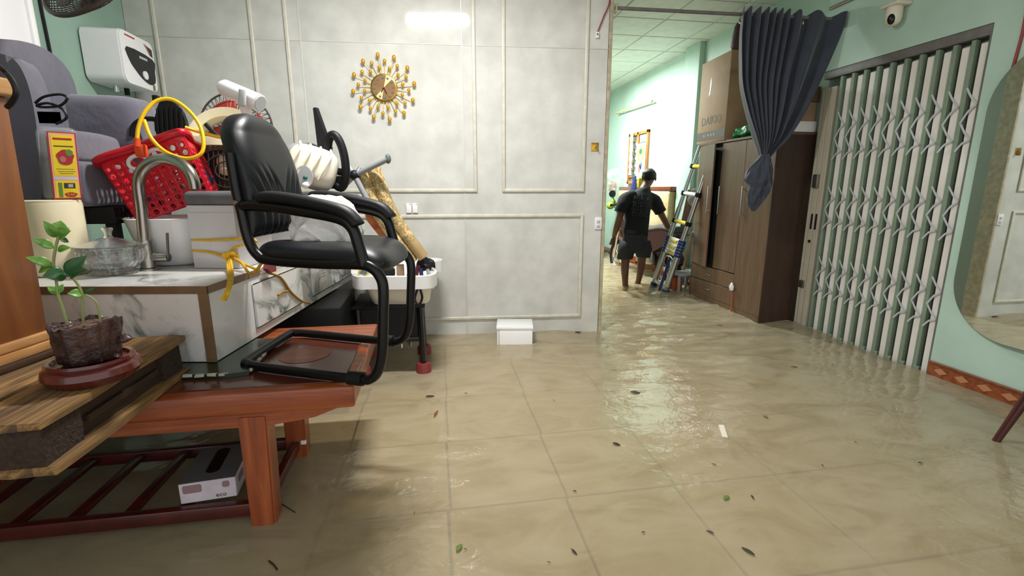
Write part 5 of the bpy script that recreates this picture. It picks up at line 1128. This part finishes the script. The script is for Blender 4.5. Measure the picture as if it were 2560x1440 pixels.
obj('grille', bm, 'fan_brown', bx_); bm = bm_(); ball(bm, (0, 0, 0), (.035, .025, .02), Mb @ T(-.03, .01, 0)); ball(bm, (0, 0, 0), (.03, .04, .02), Mb @ T(-.045, .06, 0)); obj('blade', bm, 'cream_plastic', bx_)
c = aty(592, 318, 3.30); pf = thing('pedestal_fan', 'thin wire fan with red blades behind the cream fan', 'fan', c + V((0, 0, -.22))); Mp = frame(c, (1, 0, 0), (0, -1, .1)); fcage('x', pf, Mp, .205, 'fan_brown', .05, 44, (1, .7, .4), .0018, .006); fblades(pf, Mp, .19, 'fan_red'); obj('pole', tube(bm_(), [c + V((0, .05, 0)), V((c.x, c.y + .05, VZ))], .016, 10), 'black_plastic', pf)
wt_ = thing('white_tube_lamp', 'white cylindrical handheld lamp lying across the fans', 'lamp', aty(605, 262, 2.85)); a, b_ = aty(562, 220, 2.80), aty(650, 258, 2.72)
obj('barrel', tube(bm_(), [a + (a - b_).normalized() * .02, a, b_], [.030, .042, .044], 24), 'white_plastic', wt_); d = (b_ - a).normalized()
obj('end_cap', tube(bm_(), [b_, b_ + d * .006], .036, 24), 'light_grey', wt_); obj('switch', box(bm_(), (0, 0, 0), (.035, .02, .085), T(aty(606, 244, 2.66)) @ Ry(8), .010, 3), 'light_grey', wt_)
obj('stem', tube(bm_(), [aty(612, 250, 2.76), aty(616, 285, 2.78)], [.034, .022], 14), 'white_plastic', wt_)
# cream motor unit, black wedge, black hoop
mu = thing('fan_motor_unit', 'cream ribbed plastic unit with a green dial behind the chair arm', 'appliance', aty(785, 470, 2.95)); c = aty(782, 420, 2.98)
Mu = frame(c, (.95, .1, -.28), (0, .3, 1)); bm = bm_(); ball(bm, (0, 0, 0), (.135, .10, .115), Mu, 28, 18)
for v in bm.verts:
    q = Mu.inverted() @ v.co; q = V((math.copysign(abs(q.x / .135) ** .6 * .135, q.x), math.copysign(abs(q.y / .10) ** .6 * .10, q.y), math.copysign(abs(q.z / .115) ** .6 * .115, q.z))); v.co = Mu @ q
obj('housing', bm, 'cream_pale', mu, angle=180)
for k in range(4):
    x = -.09 + .055 * k; obj('rib', tube(bm_(), spline([Mu @ V((x - .02, -.105, -.09)), Mu @ V((x, -.118, -.02)), Mu @ V((x + .015, -.112, .06)), Mu @ V((x + .0, -.06, .112))], 5), .0065, 8), 'cream_pale', mu)
cpn = aty(762, 442, 2.855); obj('panel', lathe(bm_(), [(0, 0), (.060, 0), (.060, .01), (0, .012)], 28, T(cpn) @ Rx(90) @ Mx.Diagonal((.75, 1, 1, 1))), 'light_grey', mu)
for px, py, m_, r in ((763, 444, 'green_dial', .012), (764, 463, 'white_gloss', .019)): bm = bm_(); ball(bm, tuple(aty(px, py, 2.838)), r); obj('knob', bm, m_, mu)
bm = bm_(); ball(bm, tuple(aty(765, 385, 3.12)), (.13, .08, .07)); tag(obj('grey_dome', bm, 'grey_plastic'), 'grey rounded lid behind the cream ribbed unit', 'lid')
bm = bm_(); slab(bm, [aty(px, py, 3.02) for px, py in ((782, 270), (788, 268), (824, 368), (822, 402), (806, 398), (796, 388))], (.012, .03, 0)); tag(obj('plastic_wedge', bm, 'black_plastic'), 'tall black pointed plastic wedge standing behind the chair arm', 'wedge')
bh = thing('black_ring_handle', 'black oval ring handle beside the black pointed wedge', 'handle', aty(842, 470, 3.0)); c = aty(842, 404, 3.0)
obj('ring', tube(bm_(), [c + V((.050 * math.cos(t) - .01 * math.sin(t), -.02 * math.cos(t), .150 * math.sin(t))) for t in [2 * math.pi * k / 40 for k in range(40)]], .024, 12, True), 'black_plastic', bh)
obj('spoke', tube(bm_(), [c + V((-.03, 0, -.05)), c + V((.03, 0, -.06))], .020, 8), 'black_plastic', bh); obj('base', bx(bm_(), tuple(aty(822, 472, 3.05)), tuple(aty(862, 440, 3.0)), bev=.012), 'black_plastic', bh)
# folding stand of grey tubes
jn = aty(886, 438, 3.35); fs2 = thing('folding_stand', 'grey tubular folding stand crossed behind the chair arm', 'stand', aty(930, 530, 3.35))
for px, py, d in ((968, 398, -.05), (862, 402, .05), (846, 437, 0), (856, 468, .02), (925, 512, -.04), (900, 420, .04)):
    e = aty(px, py, 3.35 + d); obj('tube_leg', tube(bm_(), [jn, e], .019 if px != 900 else .012, 12), 'grey_plastic' if px != 900 else 'chrome', fs2)
bm = bm_(); e = aty(970, 397, 3.3); ball(bm, tuple(e), (.02, .02, .032)); obj('end_cap', bm, 'pane_dark', fs2); bm = bm_(); ball(bm, tuple(jn), .034); obj('joint', bm, 'black_plastic', fs2)
# rolled floor mat
rm_ = thing('rolled_mat', 'rolled patterned beige floor mat leaning into the white tub', 'mat', aty(1045, 655, 3.35))
for dx_, dy_ in ((-13, 6), (13, -6)):
    path = [(1046 + dx_, 650 + dy_), (1000 + dx_, 588 + dy_), (962 + dx_, 530 + dy_), (938 + dx_, 475 + dy_), (918 + dx_, 424 + dy_)]
    P_ = spline([aty(a, b_, 3.42 - .0 * k) for k, (a, b_) in enumerate(path)], 6)
    obj('roll', tube(bm_(), P_[4:], [.050 + .018 * (k / len(P_)) for k in range(len(P_) - 4)], 18, flat=.8), 'mat_pattern', rm_); obj('roll_end', tube(bm_(), P_[:5], [.044, .047, .049, .050, .050], 18, flat=.85), 'mat_end', rm_)
    ee = (P_[0] - P_[1]).normalized(); obj('roll_hole', tube(bm_(), [P_[0], P_[0] + ee * .0015], .032, 16, flat=.85), 'dark_gap', rm_)
bm = bm_(); slab(bm, [aty(px, py, 3.5) for px, py in ((905, 505), (935, 540), (985, 600), (1000, 640), (985, 645), (955, 600), (915, 550))], (0, .02, 0)); jitter(bm, .01, 9); tag(obj('red_fabric', bm, 'fabric_red'), 'red and orange cloth folded behind the rolled mat', 'cloth')

# ---------------------------------------------------------------- white tub on a black table by the wall
TBY = 3.25; zt2 = aty(1000, 764, TBY).z; xl_, xr_ = aty(886, 790, TBY).x, aty(1056, 790, TBY).x
bt = thing('black_side_table', 'black side table with red feet holding the white tub', 'table', ((xl_ + xr_) / 2, 3.45, -.1))
obj('top', bx(bm_(), (xl_ - .02, TBY - .01, zt2 - .02), (xr_ + .02, TBY + .44, zt2), bev=.006), 'black_plastic', bt)
zl = aty(1000, 846, TBY).z
obj('side_panel', bx(bm_(), (xl_, TBY + .01, zl), (xr_, TBY + .025, zt2 - .02)), 'black_plastic', bt); obj('side_panel', bx(bm_(), (xl_, TBY + .40, zl), (xr_, TBY + .415, zt2 - .02)), 'black_plastic', bt); obj('end_panel', bx(bm_(), (xr_ - .012, TBY + .02, zl + .04), (xr_, TBY + .41, zt2 - .02)), 'grey_plastic', bt)
obj('lower_rail', bx(bm_(), (xl_, TBY, zl - .03), (xr_, TBY + .03, zl + .005), bev=.004), 'black_gloss', bt)
for x in (xl_, xr_ - .035):
    for y in (TBY - .005, TBY + .385):
        lg = obj('leg', tube(bm_(), [V((x + .018, y + .018, zt2 - .01)), V((x + .030, y + .012, .05))], [.024, .022], 8), 'black_gloss', bt)
        obj('red_foot', lathe(bm_(), [(0, -.10), (.052, -.10), (.054, .05), (.046, .068), (0, .07)], 20, T(x + .030, y + .012, 0)), 'red_clip', lg)
for x in (xr_ - .16, xr_ - .10): obj('bolt', cyl(bm_(), (x, TBY + .1, zl - .10), (x, TBY + .1, zl - .02), .010, n=8), 'chrome', bt)
obj('hanging_clip', tube(bm_(), spline([V((xr_ - .02, TBY - .035, zt2 + .13)), V((xr_ - .045, TBY - .035, zt2 + .05)), V((xr_ - .02, TBY - .035, zt2 + .01)), V((xr_ + .005, TBY - .035, zt2 + .06)), V((xr_ - .01, TBY - .035, zt2 + .13))], 5), .008, 8), 'black_gloss', bt)
wt2 = thing('white_tub', 'white plastic baby bath filled with tools on the black table', 'tub', ((xl_ + xr_) / 2, 3.45, zt2))
zr = aty(1000, 690, TBY - .06).z
rim = [atz(px, py, zr) for px, py in ((884, 690), (930, 692), (1000, 692), (1062, 691), (1086, 686), (1092, 678), (1084, 669), (1079, 662), (1086, 655), (1103, 651), (1104, 647), (1080, 644), (1000, 646), (905, 650), (880, 668))]
rs = spline(rim, 5, True); cxy = sum(rs, V()) / len(rs)
ins = [p + (cxy - p) * .10 for p in rs]
bm = bm_(); n = len(rs); R1 = [bm.verts.new(p) for p in rs]; R0_ = [bm.verts.new(p - V((0, 0, .085))) for p in rs]; R2 = [bm.verts.new(p) for p in ins]; R3 = [bm.verts.new(V((cxy.x, cxy.y, 0)) + (V((p.x, p.y, 0)) - V((cxy.x, cxy.y, 0))) * .72 + V((0, 0, zt2 + .015))) for p in rs]
for k in range(n):
    j = (k + 1) % n
    for a, b_ in ((R0_, R1), (R1, R2), (R2, R3)): bm.faces.new((a[k], a[j], b_[j], b_[k]))
bm.faces.new(R3); obj('rim', bm, 'white_gloss', wt2, angle=50)
bm = bm_(); R4 = [bm.verts.new(V((cxy.x, cxy.y, zr - .06)) + V(((p.x - cxy.x) * .86, (p.y - cxy.y) * .86, 0))) for p in rs]; R5 = [bm.verts.new(V((cxy.x, cxy.y, zt2 + .002)) + V(((p.x - cxy.x) * .70, (p.y - cxy.y) * .72, 0))) for p in rs]
for k in range(n): j = (k + 1) % n; bm.faces.new((R4[k], R4[j], R5[j], R5[k]))
bm.faces.new(R5[::-1]); obj('basin', bm, 'cream_pale', wt2, angle=60)
def tool(name, m_, label, a, b_, r, cat='tool'): return tag(obj(name, tube(bm_(), [a, b_], r, 8), m_), label, cat, 'things in the white tub')
TY = 3.42
tool('screwdriver', 'red_plastic', 'red handled screwdriver in the white tub', aty(1022, 690, TY), aty(1034, 664, TY), .018)
tool('pliers', 'red_clip', 'dark red plier grips beside the screwdriver', aty(1040, 690, TY + .02), aty(1046, 664, TY + .02), .015)
tool('blue_pen', 'blue_dark', 'blue marker standing in the white tub', aty(1054, 692, TY), aty(1052, 670, TY), .014)
tool('steel_bolt', 'chrome', 'small steel bolt at the right end of the tub', aty(1072, 690, TY - .02), aty(1069, 672, TY - .02), .012)
bm = bm_(); ball(bm, tuple(aty(1066, 662, TY + .1)), (.065, .05, .055)); jitter(bm, .04, 16); tag(obj('black_bundle', bm, 'black_plastic'), 'black plastic bundle at the right end of the tub', 'bundle', 'things in the white tub')
bm = bm_(); bx(bm, tuple(aty(992, 694, TY)), tuple(aty(1010, 660, TY + .06)), bev=.004); tag(obj('brown_packet', bm, 'cardboard'), 'brown cardboard packet in the white tub', 'packet', 'things in the white tub')
bm = bm_(); bx(bm, tuple(aty(940, 694, TY + .02)), tuple(aty(988, 668, TY + .1)), bev=.012); tag(obj('black_case', bm, 'black_plastic'), 'black tool case under the seat edge in the tub', 'case', 'things in the white tub')
pk = thing('detergent_packet', 'yellow and blue packet at the left end of the tub', 'packet', aty(908, 690, 3.32)); bm = bm_(); slab(bm, [aty(px, py, 3.26) for px, py in ((893, 684), (900, 668), (926, 666), (930, 680), (912, 690))], (0, .03, 0)); o = obj('packet', bm, 'yellow_cloth', pk); bm = bm_(); slab(bm, [aty(px, py, 3.258) for px, py in ((897, 684), (904, 676), (920, 672), (915, 686))], (0, -.002, 0)); obj('packet_print', bm, 'photo_blue', o)
tag(obj('dark_void_block', bx(bm_(), (-1.15, 2.92, -.118), (-.56, 3.5, .572), bev=.01), 'black_plastic'), 'large black block added for the dark void under the vanity unit', 'box')  # added black block, its colour stands in for the darkness under the vanity

# ---------------------------------------------------------------- yellow rope around the pouf
yr = thing('yellow_rope', 'yellow rope tied around the white pouf and hanging down', 'rope', aty(575, 640, 2.43))
def rope(pts, r=.0062, tw=True, par=yr, m_='rope_yellow', nm='strand'):
    P_ = spline(pts, 6); return obj(nm, tube(bm_(), P_, r, 8), m_, par)
rope([aty(478, 600, 2.495), aty(540, 600, 2.46), aty(600, 597, 2.42), aty(630, 598, 2.40), aty(640, 604, 2.39), aty(620, 608, 2.40), aty(585, 620, 2.42), aty(572, 638, 2.42)])
rope([aty(480, 626, 2.495), aty(520, 630, 2.47), aty(556, 640, 2.44), aty(572, 640, 2.42)])
for k in range(3): rope([aty(568 + 3 * k, 640, 2.415), aty(570 + 5 * k, 670, 2.34 - .01 * k), aty(572 + 4 * k, 700, 2.1), aty(566 + 3 * k, 728, 2.0 - .01 * k), aty(555 + 4 * k, 750, 1.99)], .006)
rope([aty(580, 642, 2.41), aty(605, 658, 2.36), aty(622, 682, 2.25), aty(640, 676, 2.2), aty(655, 655, 2.15), aty(662, 632, 2.12), aty(670, 612, 2.10)])
rope([aty(578, 646, 2.41), aty(615, 662, 2.36), aty(650, 678, 2.3)])
for k in range(3): c = aty(570 + 6 * k, 640, 2.41); obj('knot', tube(bm_(), [c + V((.018 * math.cos(t), .012 * math.cos(t + 1), .014 * math.sin(t))) for t in [2 * math.pi * q / 14 for q in range(14)]], .008, 8, True), 'rope_yellow', yr)
fy_ = MV.to_3x3() @ V((0, -.012, 0))
def vsurf(px, py): return atp(px, py, VO, MV.to_3x3() @ V((0, 1, 0))) + fy_
tr_ = thing('tie_string', 'thin brown string running down the vanity drawers from a red clip', 'string', vsurf(715, 715)); mat('string_brown', '#9a7428', .7)
rope([vsurf(662, 682), vsurf(690, 690), vsurf(705, 705), vsurf(720, 728), vsurf(745, 750), vsurf(770, 760)], .006, par=tr_, m_='string_brown'); rope([vsurf(714, 728), vsurf(700, 730), vsurf(690, 738)], .006, par=tr_, m_='string_brown')
obj('red_clip', slab(bm_(), [vsurf(px, py) for px, py in ((655, 655), (672, 660), (673, 678), (660, 682), (650, 672))], fy_ * 2), 'red_clip', tr_)

# ---------------------------------------------------------------- debris floating on the water
def flo(px, py, ln, w_, ang, m_, name, label, cat, group=None):
    c = atz(px, py, .0); c.z = wave(c.x, c.y) + .004; M_ = T(c) @ Rz(ang); bm = bm_(); sheet(bm, lambda u, v: M_ @ V(((v - .5) * ln, (u - .5) * w_ * math.sin(math.pi * (.08 + .84 * v)), .003 * math.sin(3 * v + 1) + .002 * abs(u - .5))), 4, 8)
    o = obj(name, bm, m_, angle=180); o.modifiers.new('t', 'SOLIDIFY').thickness = .0012; return tag(o, label, cat, group)
mat('debris_dark', '#2e2a1c', .6); mat('debris_brown', '#7a5230', .7); mat('debris_green', '#5f7a2e', .5)
flo(1148, 1371, .040, .020, 60, 'debris_green', 'leaf', 'green leaf floating near the bottom centre of the water', 'leaf')
flo(1913, 1044, .035, .020, 80, 'debris_green', 'leaf', 'green leaf floating on the right of the white stick', 'leaf')
flo(1815, 1247, .045, .020, 30, 'debris_green', 'leaf', 'olive leaf floating between the white stick and bottom right', 'leaf')
flo(1090, 1036, .085, .016, 75, 'debris_brown', 'leaf', 'long brown leaf floating right of the table', 'leaf')
flo(1541, 1113, .040, .020, -30, 'debris_dark', 'leaf', 'dark leaf floating in the middle of the green reflection', 'leaf')
flo(1588, 982, .060, .035, -20, 'debris_dark', 'leaf', 'dark broad leaf at the far end of the green reflection', 'leaf')
flo(1075, 993, .055, .022, 10, 'debris_dark', 'leaf', 'dark leaf floating closest to the red table foot', 'leaf')
flo(1222, 829, .06, .03, 10, 'debris_dark', 'leaf', 'dark leaf at the panel wall left of the white box', 'leaf')
flo(1445, 829, .06, .03, 15, 'debris_dark', 'leaf', 'dark leaf at the panel wall right of the white box', 'leaf')
for px, py, ln, a in ((1435, 1383, .03, -60), (1372, 1410, .012, 0), (1608, 1334, .018, 20), (1870, 1381, .05, 110), (1880, 1246, .03, 70), (1775, 1332, .03, 120), (1785, 1163, .02, -30), (1437, 1230, .02, 120), (2055, 1165, .02, 60), (1385, 1003, .015, 0), (1165, 985, .02, 0), (1163, 1375, .012, 0), (2138, 1106, .02, 30), (1985, 920, .05, -10), (1800, 810, .05, -5), (1036, 1284, .012, 90), (2300, 1160, .03, 10)):
    flo(px, py, ln, ln * .3, a, 'debris_dark', 'debris_bit', 'tiny dark bit of debris floating on the water', 'debris', 'bits of debris on the water')
tw_ = [atz(672, 1402, .006), atz(684, 1412, .006), atz(693, 1424, .006)]; tag(obj('twig', tube(bm_(), tw_, .003, 6), 'debris_dark'), 'small dark twig floating below the front table leg', 'twig')
tag(obj('long_twig', tube(bm_(), [atz(698, 1256, .004), atz(738, 1281, .004)], .002, 6), 'debris_dark'), 'thin straight twig floating right of the front table leg', 'twig')
a, b_ = atz(1803, 1064, .008), atz(1813, 1094, .008); Ms = frame(a, b_ - a, (0, 0, 1)); tag(obj('white_stick', bx(bm_(), (0, -.014, -.004), ((b_ - a).length, .014, .006), Ms, .002, 1), 'cream_pale'), 'short cream coloured stick floating on the right side', 'stick')
